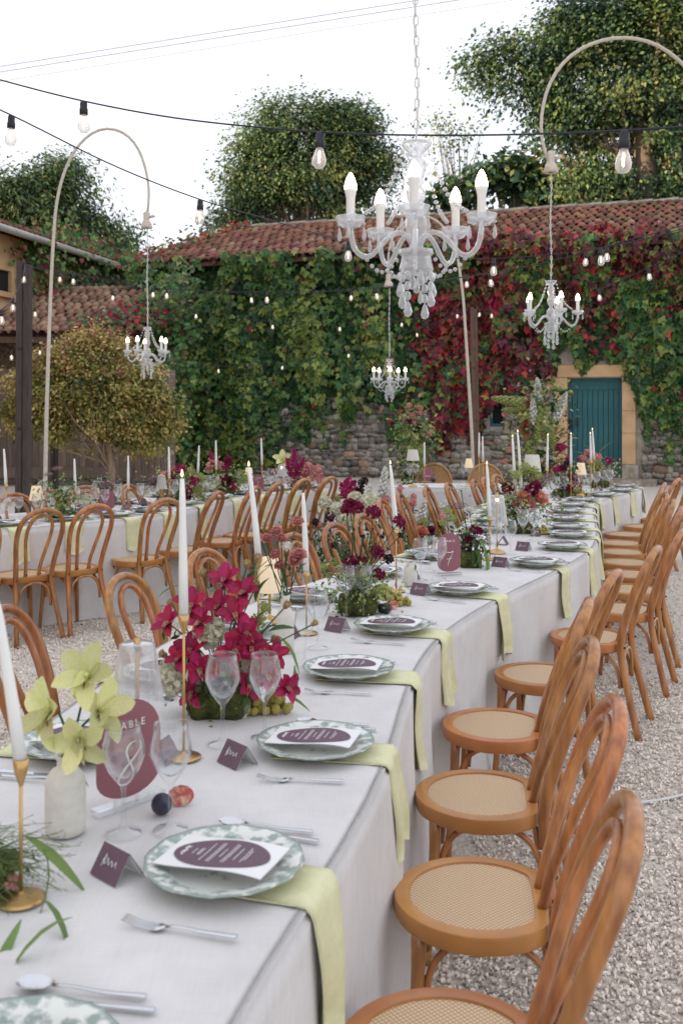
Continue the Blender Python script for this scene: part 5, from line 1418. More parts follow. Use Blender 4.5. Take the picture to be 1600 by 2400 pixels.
for k, (a, b) in enumerate(((960,1129),(974,1128),(1086,1128),(1098,1128))):
    p = at(a, b + 2, TABH); wine_glass(p.x, p.y, 'clear stemmed glass, %s from the left on the small table' % ORD[k], 0, TABH, 1, 'stemmed glasses on the small table')

# ---------------------------------------------------------------- candlesticks with taper candles
def candlestick(base, cupz, topz, lean, label, lit=True, r=.0125):
    t = thing('candlestick', 'slim brass candlestick ' + label, 'candlestick', base, 0, 'brass candlesticks')
    hb = cupz - base[2]
    m_ = MB(); lathe(m_, [(.001, 0), (.044, 0), (.045, .003), (.038, .006), (.008, .010), (.003, .016)], 24); m_.build('base', GOLD, t)
    m_ = MB(); tube(m_, [(0, 0, .008), (0, 0, hb - .04)], .0036, 8); m_.build('stem', GOLD, t)
    m_ = MB(); lathe(m_, [(.0036, hb - .05), (.006, hb - .042), (.0125, hb - .022), (.0145, hb), (.0125, hb), (.012, hb - .01)], 14); m_.build('cup', GOLD, t)
    c = thing('taper_candle', 'white taper candle in the candlestick ' + label, 'candle', (base[0], base[1], cupz - .012), 0, 'white taper candles')
    L_ = topz - cupz + .012
    m_ = MB(); tube(m_, [(0, 0, 0), (lean*.3, 0, L_*.35), (lean*.8, 0, L_*.85), (lean, 0, L_)], [r, r*.92, r*.66, r*.45], 12); m_.build('wax', WAX, c)
    m_ = MB(); tube(m_, [(lean, 0, L_), (lean + .001, 0, L_ + .007)], .0009, 5); m_.build('wick', BLACKP, c)
    if lit:
        m_ = MB(); lathe(m_, [(.0005, L_ + .004), (.0034, L_ + .009), (.003, L_ + .014), (.0005, L_ + .024)], 8, (lean, 0, 0)); m_.build('flame', FLAME, c)
def cs(basepx, cup_y, top, label, lit=True):
    b = at(basepx[0], basepx[1], TABH + .004); d = b.y
    cz = CAMH + (YH - cup_y) * d / FPX; tz = CAMH + (YH - top[1]) * d / FPX
    lean = (top[0] - basepx[0]) * d / FPX
    candlestick(b, cz, tz, lean, label, lit)
def csd(x, d, cup_y, top, label, lit=True):
    b = Vector(((x - 800)*d/FPX, d, TABH + .004)); cz = CAMH + (YH - cup_y)*d/FPX; tz = CAMH + (YH - top[1])*d/FPX
    candlestick(b, cz, tz, (top[0] - x)*d/FPX, label, lit)
cs((50, 2108), 1778, (-14, 1385), 'at the left front corner beside the white bottle vase')
cs((431, 1775), 1440, (427, 1122), 'left of the crimson orchid centrepiece')
csd(606, 3.55, 1300, (583, 1096), 'behind the crimson orchid centrepiece')
cs((718, 1484), 1340, (710, 1155), 'between the second lamp and the mossy centrepiece', False)
cs((928, 1386), 1241, (914, 1090), 'beside the green grapes')
cs((1147, 1311), 1214, (1140, 1090), 'right of the table 7 sign')
csd(1206, 7.3, 1148, (1200, 1026), 'left of the near pair beside the peach roses')
csd(1221, 7.5, 1150, (1212, 1014), 'right of the near pair beside the peach roses')
csd(1281, 9.0, 1099, (1283, 1022), 'before the large floral pillar')
csd(1337, 9.5, 1090, (1337, 1019), 'before the left edge of the teal door')
csd(1384, 10.1, 1080, (1382, 1018), 'left of the far pair before the teal door')
csd(1391, 10.4, 1073, (1387, 1008), 'right of the far pair before the teal door')
csd(994, 11.3, 1089, (994, 1036), 'on the small table behind its mauve sign', False)
csd(1122, 11.25, 1067, (1122, 1014), 'left of the pair on the small table', False)
csd(1131, 11.25, 1079, (1130, 1022), 'right of the pair on the small table', False)
cs((15, 1227), 1135, (10, 1052), 'leftmost on the left table', False)
cs((177, 1212), 1152, (175, 1075), 'second from the left on the left table', False)
cs((301, 1198), 1141, (301, 1068), 'third from the left on the left table', False)
csd(397, 8.95, 1117, (396, 1047), 'fourth from the left on the left table', False)
csd(464, 9.5, 1109, (467, 1044), 'fifth from the left on the left table', False)
csd(507, 10.0, 1096, (506, 1032), 'sixth from the left on the left table', False)
csd(614, 10.6, 1085, (612, 1027), 'rightmost on the left table', False)

# ---------------------------------------------------------------- table lamps
def lamp(x, d, top_y, bot_y, wid_bot, label, ribbed=False, lit=False, taper=.62, base_r=.05):
    b = Vector(((x - 800)*d/FPX, d, TABH + .003)); zt = CAMH + (YH - top_y)*d/FPX - b.z; zb = CAMH + (YH - bot_y)*d/FPX - b.z
    rb = wid_bot/2*d/FPX; rt = rb*taper
    t = thing('table_lamp', label, 'lamp', b)
    m_ = MB(); lathe(m_, [(.001, 0), (base_r, 0), (base_r, .006), (base_r*.6, .022), (.008, .03), (.005, .04)], 22); m_.build('base', GOLD, t)
    m_ = MB(); tube(m_, [(0, 0, .03), (0, 0, zt + .004)], .0052, 8); m_.build('stem', GOLD, t)
    m_ = MB()
    if ribbed:
        lathe(m_, [(.006, zt), (rt*.8, zt + .001), (rt, zt - .003), (rt*1.04, zt - .02), (rt + (rb-rt)*.45, zt - (zt-zb)*.6), (rb*.88, zb + .012), (rb, zb)], 72, wob=lambda a, z: .075*math.sin(14*a)*min(1, max(0, (zt - z)*20)))
        m_.build('glass_shade', SHADEG, t)
        m_ = MB(); tube(m_, [(0, 0, zt - .02), (0, 0, zt + .012)], .009, 8); m_.build('finial', GOLD, t)
    else:
        lathe(m_, [(rt, zt), (rb, zb)], 28); lathe(m_, [(rb - .002, zb), (rt - .002, zt)], 28); m_.build('lamp_shade', LAMPLIT if lit else SHADEW, t)
    if lit:
        m_ = MB(); ball(m_, (0, 0, zt - .03), .012, 8, 6); m_.build('lamp_bulb', BULBW, t)
    return t
lamp(322, 2.64, 1506, 1652, 132, 'table lamp with ribbed clear glass shade nearest, behind the table 8 sign', True)
lamp(632, 4.15, 1306, 1386, 62, 'table lamp with glowing cream shade behind the orchid centrepiece', False, True)
lamp(1164, 6.1, 1160, 1229, 50, 'table lamp with ribbed glass shade between table 7 sign and peach roses', True, True)
lamp(1246, 8.7, 1066, 1106, 42, 'table lamp with wide white shade before the floral pillar', False, False, .78)
lamp(1360, 9.9, 1085, 1112, 27, 'table lamp with glowing cream shade before the teal door', False, True)
lamp(967, 11.1, 1054, 1079, 31, 'tall brass table lamp with cream shade on the left of the small table', False, False, .72)
lamp(1098, 11.15, 1075, 1096, 21, 'small glowing table lamp on the right of the small table', False, True)
lamp(86, 8.05, 1139, 1172, 34, 'table lamp with glowing cream shade at the left of the left table', False, True)
lamp(379, 8.9, 1113, 1146, 27, 'ribbed glass table lamp in the middle of the left table', True)
lamp(583, 10.2, 1096, 1119, 23, 'cream shaded table lamp left of the left table sign', False, True)
lamp(660, 10.5, 1089, 1116, 25, 'ribbed glass table lamp at the right of the left table', True, True)

# ---------------------------------------------------------------- table signs
def text_mesh(body, size, mat, name='lettering', ext=.0006, spacing=1.25):
    cu = bpy.data.curves.new(name, 'FONT'); cu.body = body; cu.size = size; cu.extrude = ext; cu.align_x = 'CENTER'; cu.align_y = 'CENTER'; cu.space_character = spacing
    o = bpy.data.objects.new(name, cu); col.objects.link(o)
    dg = bpy.context.evaluated_depsgraph_get(); me = bpy.data.meshes.new_from_object(o.evaluated_get(dg)); me.name = name
    bpy.data.objects.remove(o); bpy.data.curves.remove(cu)
    me.materials.clear(); me.materials.append(mat)
    return me
def digit_paths(n):
    if n == 8:
        P = [(.016*math.sin(2*a)*(1.0 if math.sin(a) > 0 else .95) * 1.0 + .012*math.cos(a + .0), .036*math.cos(a)) for a in np.linspace(.35, 2*math.pi - .05, 40)]
        return [P]
    if n == 7: return [[(-.020, .026), (-.014, .034), (-.004, .031), (.008, .031), (.020, .038), (.010, .012), (-.004, -.018), (-.010, -.040)], [(-.016, -.004), (.014, .000)]]
    if n == 6: return [[(.014, .036), (-.004, .024), (-.015, 0), (-.014, -.022), (-.002, -.034), (.012, -.024), (.010, -.006), (-.004, -.002), (-.013, -.014)]]
    if n == 1: return [[(-.010, .018), (.004, .036), (-.002, .0), (-.008, -.038)]]
    return [[(-.034, 0), (-.028, .008), (-.022, -.004), (-.014, .005), (-.006, -.003), (.002, .005), (.010, -.004), (.018, .004), (.026, -.002), (.036, .003)]]
ACRY = glassy('clear_acrylic', (.95, .96, .97), .25)
def sign(x, y, w, h, rz, n, word, label, z=TABH + .003):
    t = thing('table_sign', label, 'table number', (x, y, z), rz)
    m_ = MB(); box(m_, (0, 0, .006), (w*1.05, .034, .012)); m_.build('acrylic_base', ACRY, t, False)
    pts = []; rr_ = w/2; hb = .018
    for a in np.linspace(0, math.pi, 18): pts.append((rr_*math.cos(a), h - rr_ + rr_*math.sin(a)))
    for a in np.linspace(math.pi, 2*math.pi, 14): pts.append((rr_*math.cos(a)*1.0, hb + rr_*.62 + rr_*.62*math.sin(a)))
    m_ = MB(); k = len(pts)
    vs = [(px_, -.0015, pz_) for px_, pz_ in pts] + [(px_, .0015, pz_) for px_, pz_ in pts]
    m_.add(vs, [tuple(range(k)), tuple(range(k, 2*k))[::-1]] + [(i, k + i, k + (i+1) % k, (i+1) % k) for i in range(k)]); m_.build('board', MAUVE, t, False)
    if word:
        me = text_mesh(word, w*.135, INK, spacing=1.4); o = ob('lettering', me, t, None, (0, -.0024, h - w*.33), (R(90), 0, 0))
    m_ = MB(); s = w/.14
    for P in digit_paths(n):
        Q = spline([(px_*s*1.05, -.0030, h*.40 + pz_*s*1.05) for px_, pz_ in P], 40, 1)
        th = [.0012*s + .0011*s*abs(math.sin(q*math.pi*2)) for q in np.linspace(0, 1, 40)]
        tube(m_, Q, th, 5)
    m_.build('numeral', INK, t)
    return t
p = at(303, 1888, TABH); sign(p.x, p.y, .172, .238, R(47), 8, 'TABLE', 'mauve table 8 sign with rounded top standing nearest on the front table')
p = at(1052, 1349, TABH); sign(p.x, p.y, .132, .225, R(18), 7, 'TABLE', 'mauve table 7 sign standing midway along the front table')
p = at(1353, 1152, TABH); sign(p.x, p.y, .105, .2, R(10), 6, 'TABLE', 'mauve table sign at the far end before the teal door')
p = at(252, 1200, TABH); sign(p.x, p.y, .132, .19, R(-172), 0, '', 'mauve table sign seen from behind on the left table')
p = at(605, 1152, TABH); sign(p.x, p.y, .122, .18, R(-5), 1, 'TABLE', 'mauve table 1 sign at the right half of the left table')
p = at(1002, 1131, TABH); sign(p.x, p.y, .132, .18, R(0), 0, '', 'mauve sign with one script line on the small table')
# ================================================================ FLOWERS AND FRUIT
def petal(mb, M_, l, w, curl=.25, cup=.15, mi=0, tip=.85, nx=5):
    """petal along +x, opening to +z"""
    vs = []; prof = [(0, .14), (.2, .62), (.42, .95), (.64, 1.0*max(tip, .9)), (.85, tip*.8), (1.0, .12)]
    for (q, ww) in prof:
        for j in (-1, -.5, 0, .5, 1):
            x = q*l; y = j*ww*w/2; z = curl*l*q*q + cup*w*(j*j)*ww
            vs.append(M_ @ Vector((x, y, z)))
    mb.add(vs, [(i*5+j, (i+1)*5+j, (i+1)*5+j+1, i*5+j+1) for i in range(5) for j in range(4)], mi)
def PM(name, c, c2=None, **k): return M(name, c, .5, c2, 25, rand=k.pop('rand', .22), hue=k.pop('hue', .012), transl=.3, **k)
CRIM = PM('orchid_crimson', (.34, .008, .055), (.50, .03, .12)); LIP = PM('orchid_lip_cream', (.55, .32, .22)); LIPD = PM('orchid_lip_edge', (.12, .006, .03))
YEL = PM('orchid_yellow_green', (.66, .65, .26), (.78, .77, .44)); YELC = PM('orchid_throat_tan', (.36, .18, .06))
CREAM = PM('cream_petal', (.72, .70, .55)); BURG = PM('burgundy_petal', (.16, .005, .035), (.26, .01, .07)); BLKP = PM('near_black_petal', (.018, .004, .010))
MAG = PM('magenta_petal', (.36, .012, .10), (.45, .03, .15)); PEACH = PM('peach_petal', (.80, .30, .22), (.85, .42, .33)); PINK = PM('pink_petal', (.62, .24, .22), (.72, .38, .34))
TAN = PM('dried_seed_head', (.36, .22, .12), (.45, .36, .16)); GRN = PM('leaf_green', (.055, .12, .035)); GRNL = PM('leaf_light_green', (.16, .25, .07)); LIME = PM('lime_blossom', (.36, .40, .13))
WHITE = PM('white_petal', (.78, .78, .72)); DUST = PM('dusty_mauve_umbel', (.34, .20, .20)); CORAL = PM('coral_petal', (.66, .20, .13)); DGRN = PM('leaf_dark_green', (.025, .06, .025)); PLUMF = PM('plum_berry', (.075, .015, .035))
MOSS = M('moss', (.035, .05, .012), .95, (.12, .13, .03), 30, bump=1.0, bscale=80)
GRAPE = M('green_grape', (.46, .38, .075), .3, (.55, .48, .14), 14, rand=.15, transl=.25); FIG = M('fig_skin', (.018, .020, .040), .5, (.05, .05, .085), 18); FIGIN = M('fig_flesh', (.55, .10, .09), .5, (.75, .62, .42), 60, (.45, .7))
PODG = M('green_pod', (.16, .20, .12), .6, (.22, .27, .17), 20)

def rot_to(d, spin=0.0):
    return Vector(d).to_track_quat('Z', 'Y').to_matrix().to_4x4() @ Matrix.Rotation(spin, 4, 'Z')
def orchid_mesh(name, pet, lip, lipd, r=1.0, wide=.42):
    m_ = MB()
    for k in range(5):
        a = R(90 + 72*k); W_ = wide if k in (0, 1, 4) else wide*.9
        petal(m_, Matrix.Rotation(a, 4, 'Z') @ Matrix.Rotation(R(-18 if k % 2 else -28), 4, 'Y'), r, W_, -.18 if k % 2 else .05, .35)
    petal(m_, Matrix.Rotation(R(-90), 4, 'Z') @ Matrix.Rotation(R(-62), 4, 'Y'), r*.55, .36, -.9, .9, 1)
    petal(m_, Matrix.Translation((0, -.12, .12)) @ Matrix.Rotation(R(-90), 4, 'Z') @ Matrix.Rotation(R(-10), 4, 'Y'), r*.38, .40, -.9, .5, 2)
    ball(m_, (0, .03, .14), (.07, .09, .14), 6, 5, 1)
    return m_.mesh(name, [pet, lip, lipd])
def puff_mesh(name, mt, n=60, r=1.0, pl=.42, pw=.3, flat=1.0, half=True, seed=0, core=.55):
    m_ = MB(); rg = random.Random(seed)
    ball(m_, (0, 0, 0), (core*r, core*r, core*r*flat), 8, 6)
    for k in range(n):
        z = 1 - (1.55 if half else 1.95)*(k + .5)/n; a = k*2.39996; q = math.sqrt(max(0, 1 - z*z)); d = Vector((q*math.cos(a), q*math.sin(a), z*flat))
        petal(m_, Matrix.Translation(d*r*.58) @ rot_to(d, rg.uniform(0, 6)) @ Matrix.Rotation(R(rg.uniform(-75, -25)), 4, 'Y'), pl*r, pw*r, rg.uniform(-.5, .1), .3)
    return m_.mesh(name, mt)
def rose_mesh(name, mt):
    m_ = MB(); rg = random.Random(2)
    for ring, (n, tilt, l, w, rr_) in enumerate(((4, -80, .55, .5, .10), (5, -72, .7, .62, .2), (6, -58, .85, .75, .3), (6, -40, .95, .85, .36), (7, -20, 1.0, .9, .4))):
        for k in range(n):
            petal(m_, Matrix.Rotation(2*math.pi*k/n + ring*.7, 4, 'Z') @ Matrix.Translation((rr_*.35, 0, -.1*ring)) @ Matrix.Rotation(R(tilt), 4, 'Y'), l, w, .25 - .2*(ring > 2), .4, tip=1.0)
    return m_.mesh(name, mt)
def umbel_mesh(name, mt, n=46, seed=0):
    m_ = MB(); rg = random.Random(seed)
    for k in range(n):
        r_ = math.sqrt((k+.5)/n); a = k*2.4; p = Vector((r_*math.cos(a), r_*math.sin(a), .14*(1 - r_*r_) + rg.uniform(-.05, .05)))
        ball(m_, p, (.10, .10, .06), 5, 3)
        if k % 3 == 0: tube(m_, [(0, 0, -.45), p], .012, 3, False, 1)
    return m_.mesh(name, [mt, GRN])
def spike_mesh(name, mt, n=46, seed=0):          # foxtail or stock: a dense spike along +z, length 1
    m_ = MB(); rg = random.Random(seed); tube(m_, [(0, 0, -.1), (0, 0, 1)], [.03, .01], 5)
    for k in range(n):
        q = (k+.5)/n; a = k*2.4; d = Vector((math.cos(a), math.sin(a), .4)); r_ = .17*(1 - q)**.5 + .03
        petal(m_, Matrix.Translation((0, 0, q)) @ rot_to(d, rg.uniform(0, 6)), r_*.9, r_*.9, .3, .3)
        ball(m_, Vector((0, 0, q)) + d*r_*.6, r_*.42, 5, 3)
    return m_.mesh(name, mt)
def leafm(name, mt, w=.3, curl=-.5):
    m_ = MB(); petal(m_, Matrix(), 1.0, w, curl, .2, tip=.7); return m_.mesh(name, mt)
def bud_mesh(name, mt):
    m_ = MB(); ball(m_, (0, 0, 0), (.55, .55, .7), 8, 6)
    for k in range(9): petal(m_, Matrix.Rotation(2*math.pi*k/9, 4, 'Z') @ Matrix.Translation((.35, 0, .2)) @ Matrix.Rotation(R(-65), 4, 'Y'), .7, .45, -.3, .3)
    return m_.mesh(name, mt)
FL = {'orchid': orchid_mesh('orchid', CRIM, LIP, LIPD, 1.28, .82), 'yellow_orchid': orchid_mesh('yellow_orchid', YEL, YEL, YELC, 1.18, .72), 'hydrangea': puff_mesh('hydrangea', CREAM, 90, pl=.34, pw=.34, seed=1),
      'carnation': puff_mesh('carnation', BURG, 70, pl=.5, pw=.4, flat=.8, seed=2), 'scabiosa': puff_mesh('scabiosa', BURG, 56, pl=.55, pw=.36, flat=.55, seed=3), 'magenta_dahlia': puff_mesh('magenta_dahlia', MAG, 64, pl=.6, pw=.32, flat=.6, seed=4),
      'dark_scabiosa': puff_mesh('dark_scabiosa', BLKP, 46, pl=.5, pw=.36, flat=.6, seed=5), 'rose': rose_mesh('rose', PEACH), 'pink_rose': rose_mesh('pink_rose', PINK), 'lisianthus': rose_mesh('lisianthus', PINK),
      'white_bloom': puff_mesh('white_bloom', WHITE, 60, pl=.4, pw=.35, seed=6), 'seed_head': bud_mesh('seed_head', TAN), 'umbel': umbel_mesh('umbel', DUST), 'white_umbel': umbel_mesh('white_umbel', WHITE), 'green_umbel': puff_mesh('green_umbel', LIME, 60, pl=.4, pw=.2, seed=7),
      'coral_rose': rose_mesh('coral_rose', CORAL), 'white_stock': spike_mesh('white_stock', WHITE), 'foxtail': spike_mesh('foxtail', LIME, 70, 2), 'berry': puff_mesh('berry', PLUMF, 16, pl=.5, pw=.4, seed=8), 'pink_spray': puff_mesh('pink_spray', PINK, 40, pl=.5, pw=.4, seed=9), 'astilbe': spike_mesh('astilbe', MAG, 60, 5),
      'leaf': leafm('leaf', GRN, .34), 'light_leaf': leafm('light_leaf', GRNL, .16, -.7), 'broad_leaf': leafm('broad_leaf', DGRN, .75, -.2), 'bronze_leaf': leafm('bronze_leaf', TAN, .5, -.2)}
def foliage(parent, c, rad, n, size, mats, wts, seed, name='foliage', shape='diamond', up=.5):
    r2 = np.random.default_rng(seed); P = r2.normal(0, .5, (n, 3)) * np.array(rad) + np.array(c)
    P[:, 2] = np.maximum(P[:, 2], size*.3)
    out = P - np.array(c); N = out/ (np.linalg.norm(out, axis=1)[:, None] + 1e-6) + r2.normal(0, .6, (n, 3)) + np.array([0, -.3, up]); T = r2.normal(0, .6, (n, 3)) + out*4
    w = np.array(wts, float); w /= w.sum()
    leaf_cloud(name, P, N, T, size*(.6 + .8*r2.random(n)), r2.choice(len(mats), n, p=w), mats, parent, shape, 'stuff')
def arrangement(label, base, blooms, d, name='flower_arrangement', cat='flowers', moss=None, vase=None, stem_to=None, seed=0, stems=True, z0=TABH, group=None):
    """blooms: (kind, column, row, depth offset, size[, facing]) placed about the base at distance d"""
    base = Vector(base); t = thing(name, label, cat, base, 0, group); rg = random.Random(seed)
    root = Vector(stem_to if stem_to else (0, 0, .05))
    if moss:
        w, dd, h = moss; m_ = MB(); n = 26; vs = []
        prof = [(.0, 0), (.9, 0), (1.0, .25), (1.02, .6), (.95, .9), (.7, 1.0), (.01, 1.02)]
        lathe(m_, [(q, z) for q, z in prof], n, wob=lambda a, z: .06*math.sin(5*a + 7*z) + .05*math.sin(11*a))
        m_.v = [(x*w/2*(1/max(.72, max(abs(math.cos(math.atan2(y, x))), abs(math.sin(math.atan2(y, x)))))) if True else x, y*dd/2*(1/max(.72, max(abs(math.cos(math.atan2(y, x))), abs(math.sin(math.atan2(y, x)))))), z*h) for x, y, z in m_.v]
        m_.build('moss_base', MOSS, t)
        foliage(t, (0, 0, h*.5), (w*.62, dd*.62, h*.5), 420, .016, [MOSS, GRNL, TAN], (5, 1.5, .6), seed + 50, 'moss_tufts')
    if vase:
        m_ = MB(); lathe(m_, vase, 28); m_.build('vase', CERAM, t)
    st = MB(); ns = 0
    for b in blooms:
        kind, px, py, dz, s = b[:5]
        p = atd(px, py, d + dz) - base
        out = Vector((p.x, p.y, p.z - root.z)); f = Vector(b[5]) if len(b) > 5 else (out.normalized()*.7 + Vector((rg.uniform(-.3, .3), -.75, .35)))
        f.normalize()
        M_ = rot_to(f, rg.uniform(0, 6.28) if kind not in ('orchid', 'yellow_orchid') else 0)
        if kind in ('orchid', 'yellow_orchid'):
            z = f; y = (Vector((0, 0, 1)) - z*z.z).normalized(); x = y.cross(z); M_ = Matrix((x, y, z)).transposed().to_4x4() @ Matrix.Rotation(rg.uniform(-.5, .5), 4, 'Z')
        if 'leaf' in kind:
            M_ = Vector(b[5] if len(b) > 5 else out.normalized()).to_track_quat('X', 'Z').to_matrix().to_4x4() @ Matrix.Rotation(rg.uniform(-.6, .6), 4, 'X')
        o = ob(kind, FL[kind], t, None, p, M_.to_euler(), s)
        if stems and 'leaf' not in kind and kind not in ('hydrangea',):
            a = root + Vector((rg.uniform(-.02, .02), rg.uniform(-.02, .02), 0)); e = p - f*s*.25; mid = a.lerp(e, .55) + Vector((rg.uniform(-.015, .015), 0, .012))
            tube(st, spline([a, mid, e], 7, 0), .0021 if s < .05 else .0028, 5, False); ns += 1
    if ns: st.build('stems', GRN, t, True, 'stuff')
    return t
def fruit_cluster(label, base, n, r, spread, seed, cat='grapes'):
    t = thing('grape_bunch', label, cat, base); rg = random.Random(seed); me = MB(); ball(me, (0, 0, 0), (1, 1, 1.08), 10, 8); me = me.mesh('grape', GRAPE)
    for k in range(n):
        q = (k+.5)/n; a = k*2.4; lay = 0 if q < .55 else (1 if q < .88 else 2); f = (1 - .3*lay)*math.sqrt(rg.random()) 
        ob('grape', me, t, None, (spread[0]*f*math.cos(a), spread[1]*f*math.sin(a), r*(1 + 1.5*lay)), (rg.uniform(-.5, .5),)*3, r*rg.uniform(.88, 1.08))
    m_ = MB(); tube(m_, [(-spread[0], 0, r), (0, 0, r*3.2), (spread[0]*.7, 0, r*1.5)], r*.14, 5); m_.build('stalk', TAN, t)
def fig(label, loc, r=.021, half=False, rz=0):
    if not half:
        m_ = MB(); lathe(m_, [(.001, -.9*r), (r*.6, -.8*r), (r, -.1*r), (r*.85, .5*r), (r*.35, 1.1*r), (r*.15, 1.4*r), (.001, 1.45*r)], 14); o = m_.build('fig', FIG); o.location = (loc[0], loc[1], loc[2] + r*.93); o.rotation_euler = (R(70), 0, rz); tag(o, label, 'fig', 'figs on the table'); return o
    t = thing('fig', label, 'fig', (loc[0], loc[1], loc[2] + r*.85), rz, 'figs on the table')
    n = 14; m_ = MB(); vs = []; fs = []
    for i in range(7):
        ph = -math.pi/2 + math.pi*i/6
        for k in range(8):
            a = math.pi*k/7; vs.append((r*1.15*math.sin(ph), -r*math.cos(ph)*math.sin(a)*.9, r*math.cos(ph)*math.cos(a)*.9))
    m_.add(vs, [(i*8+k, i*8+k+1, (i+1)*8+k+1, (i+1)*8+k) for i in range(6) for k in range(7)]); m_.build('skin', FIG, t)
    m_ = MB(); m_.add([(r*1.15*math.sin(a), 0, r*.9*math.cos(a)) for a in np.linspace(0, 2*math.pi, 19)[:-1]], [tuple(range(18))]); m_.build('flesh', FIGIN, t, False)
    return t

# --- the white bottle vase with yellow orchids at the front left
b = at(154, 1950, TABH + .003); d = b.y
arrangement('cream bottle vase with pale yellow orchids standing at the front left', b,
    [('yellow_orchid', 207, 1588, 0, .068, (-.1, -.75, .55)), ('yellow_orchid', 122, 1668, -.02, .070, (-.55, -.7, .25)), ('yellow_orchid', 232, 1668, .02, .066, (.55, -.5, .4)), ('yellow_orchid', 185, 1732, -.05, .062, (.15, -.9, -.05)), ('light_leaf', 165, 1800, 0, .05)],
    d, 'bud_vase', 'vase', None, [(.001, 0), (.036, 0), (.041, .004), (.0425, .02), (.0425, .105), (.040, .118), (.028, .134), (.0185, .142), (.0175, .152), (.022, .162), (.0225, .165), (.018, .165), (.015, .15)], (0, 0, .14), seed=1)
# --- green wisps in the near left corner
b = at(0, 2085, TABH + .003); b.x -= .05; d = b.y
t = arrangement('wispy green arrangement with grassy ribbons cut by the left frame edge', b,
    [('light_leaf', 60, 1960, 0, .13, (.8, -.3, -.25)), ('light_leaf', 100, 1985, -.05, .12, (.5, -.1, -.85)), ('light_leaf', 20, 1975, 0, .14, (-.6, 0, .3)), ('light_leaf', 95, 2105, -.12, .10, (.85, -.5, -.1)), ('light_leaf', 170, 2150, -.2, .12, (-.9, -.35, -.05)), ('pink_spray', 30, 2065, -.03, .016), ('seed_head', 8, 2045, 0, .018), ('light_leaf', 50, 2155, -.16, .11, (-.05, -.8, -.25))], d, seed=2, moss=(.13, .12, .06))
m_ = MB(); rg = random.Random(61)
for k in range(150):
    a_ = rg.uniform(-2.2, .9); l_ = rg.uniform(.06, .17); p0 = Vector((rg.uniform(-.03, .05), rg.uniform(-.04, .02), rg.uniform(.02, .07)))
    e_ = p0 + Vector((math.cos(a_)*l_, math.sin(a_)*l_*.8, rg.uniform(-.03, .05))); e_.z = max(.004, e_.z); md_ = p0.lerp(e_, .55) + Vector((0, 0, rg.uniform(.0, .035)))
    tube(m_, spline([p0, md_, e_], 6, 0), .0006, 3, False)
    for q_ in (.5, .65, .8, .95):
        c_ = md_.lerp(e_, (q_-.5)*2); tube(m_, [c_, c_ + Vector((rg.uniform(-.012, .012), rg.uniform(-.012, .012), rg.uniform(-.004, .010)))], .0005, 3, False)
m_.build('fern_fronds', GRNL, t, True, 'stuff')
# --- crimson orchid centrepiece
b = at(512, 1672, TABH + .003); d = b.y
bl = [('orchid', *q) for q in ((527,1362,.02,.046),(572,1392,.0,.044),(448,1420,-.02,.046),(398,1462,-.02,.046),(468,1462,-.05,.042),(552,1442,-.05,.046),(572,1488,-.04,.046),(545,1528,-.07,.048),(448,1525,-.05,.046),(425,1540,-.06,.040),(470,1570,-.08,.046),(525,1560,-.08,.044),(585,1520,-.05,.042),(625,1585,-.06,.044),(640,1535,-.02,.04),(455,1622,-.06,.042),(668,1612,-.04,.042),(512,1425,.0,.044),(582,1602,-.08,.042))]
bl += [('hydrangea', 408, 1585, -.03, .066), ('hydrangea', 492, 1482, -.03, .058), ('hydrangea', 602, 1552, -.02, .055), ('hydrangea', 440, 1545, .04, .06), ('hydrangea', 560, 1575, .03, .055), ('green_umbel', 605, 1455, .05, .030), ('green_umbel', 620, 1425, .04, .024), ('green_umbel', 590, 1470, .03, .028)]
bl += [('seed_head', *q) for q in ((475,1345,.03,.017),(517,1335,.05,.016),(600,1372,.02,.016),(578,1325,.08,.018),(603,1310,.08,.018),(590,1480,0,.016),(670,1420,0,.017),(580,1470,.03,.02),(735,1462,-.02,.014),(385,1535,.0,.018),(380,1590,0,.018),(402,1415,.05,.016),(640,1500,.02,.016))]
bl += [('leaf', 385, 1500, .02, .075, (.1, -.2, .9)), ('light_leaf', 372, 1400, .05, .12, (.6, -.1, .8)), ('leaf', 630, 1480, .02, .07, (.7, -.1, .4)), ('light_leaf', 650, 1490, 0, .11, (.7, -.2, -.4)), ('light_leaf', 690, 1560, -.03, .12, (.1, -.2, -1)), ('light_leaf', 595, 1380, .03, .09, (.1, 0, 1)), ('leaf', 580, 1370, .03, .06, (.2, -.2, .8)), ('light_leaf', 555, 1430, .02, .16, (.0, 0, 1)), ('leaf', 400, 1600, .02, .06, (-.7, -.3, -.3)), ('light_leaf', 668, 1630, -.02, .07, (.8, -.4, 0)), ('leaf', 610, 1500, .02, .08, (.2, -.3, .8)), ('leaf', 600, 1410, .02, .09, (.1, -.2, 1))]
t = arrangement('large crimson orchid and cream hydrangea centrepiece on a mossy base', b, bl, d, moss=(.165, .13, .095), stem_to=(0, 0, .09), seed=3)
foliage(t, (0, 0, .13), (.16, .12, .10), 130, .030, [GRN, DGRN, CREAM], (3, 2, 1.2), 62)
b = at(558, 1672, TABH + .003); m_ = MB(); lathe(m_, [(.001, 0), (.022, .004), (.031, .028), (.024, .052), (.012, .060), (.009, .055), (.001, .050)], 16); o = m_.build('poppy_pod', PODG); o.location = b; o.rotation_euler = (R(28), R(22), 0); tag(o, 'green seed pod beside the mossy base of the orchid centrepiece', 'seed pod')
b = at(595, 1672, TABH + .003); fruit_cluster('yellow green grapes between the wine glasses before the orchids', b, 15, .0135, (.05, .03), 1)
b = at(645, 1668, TABH + .003); fruit_cluster('yellow green grapes right of the orchid centrepiece', b, 13, .0145, (.042, .03), 2)
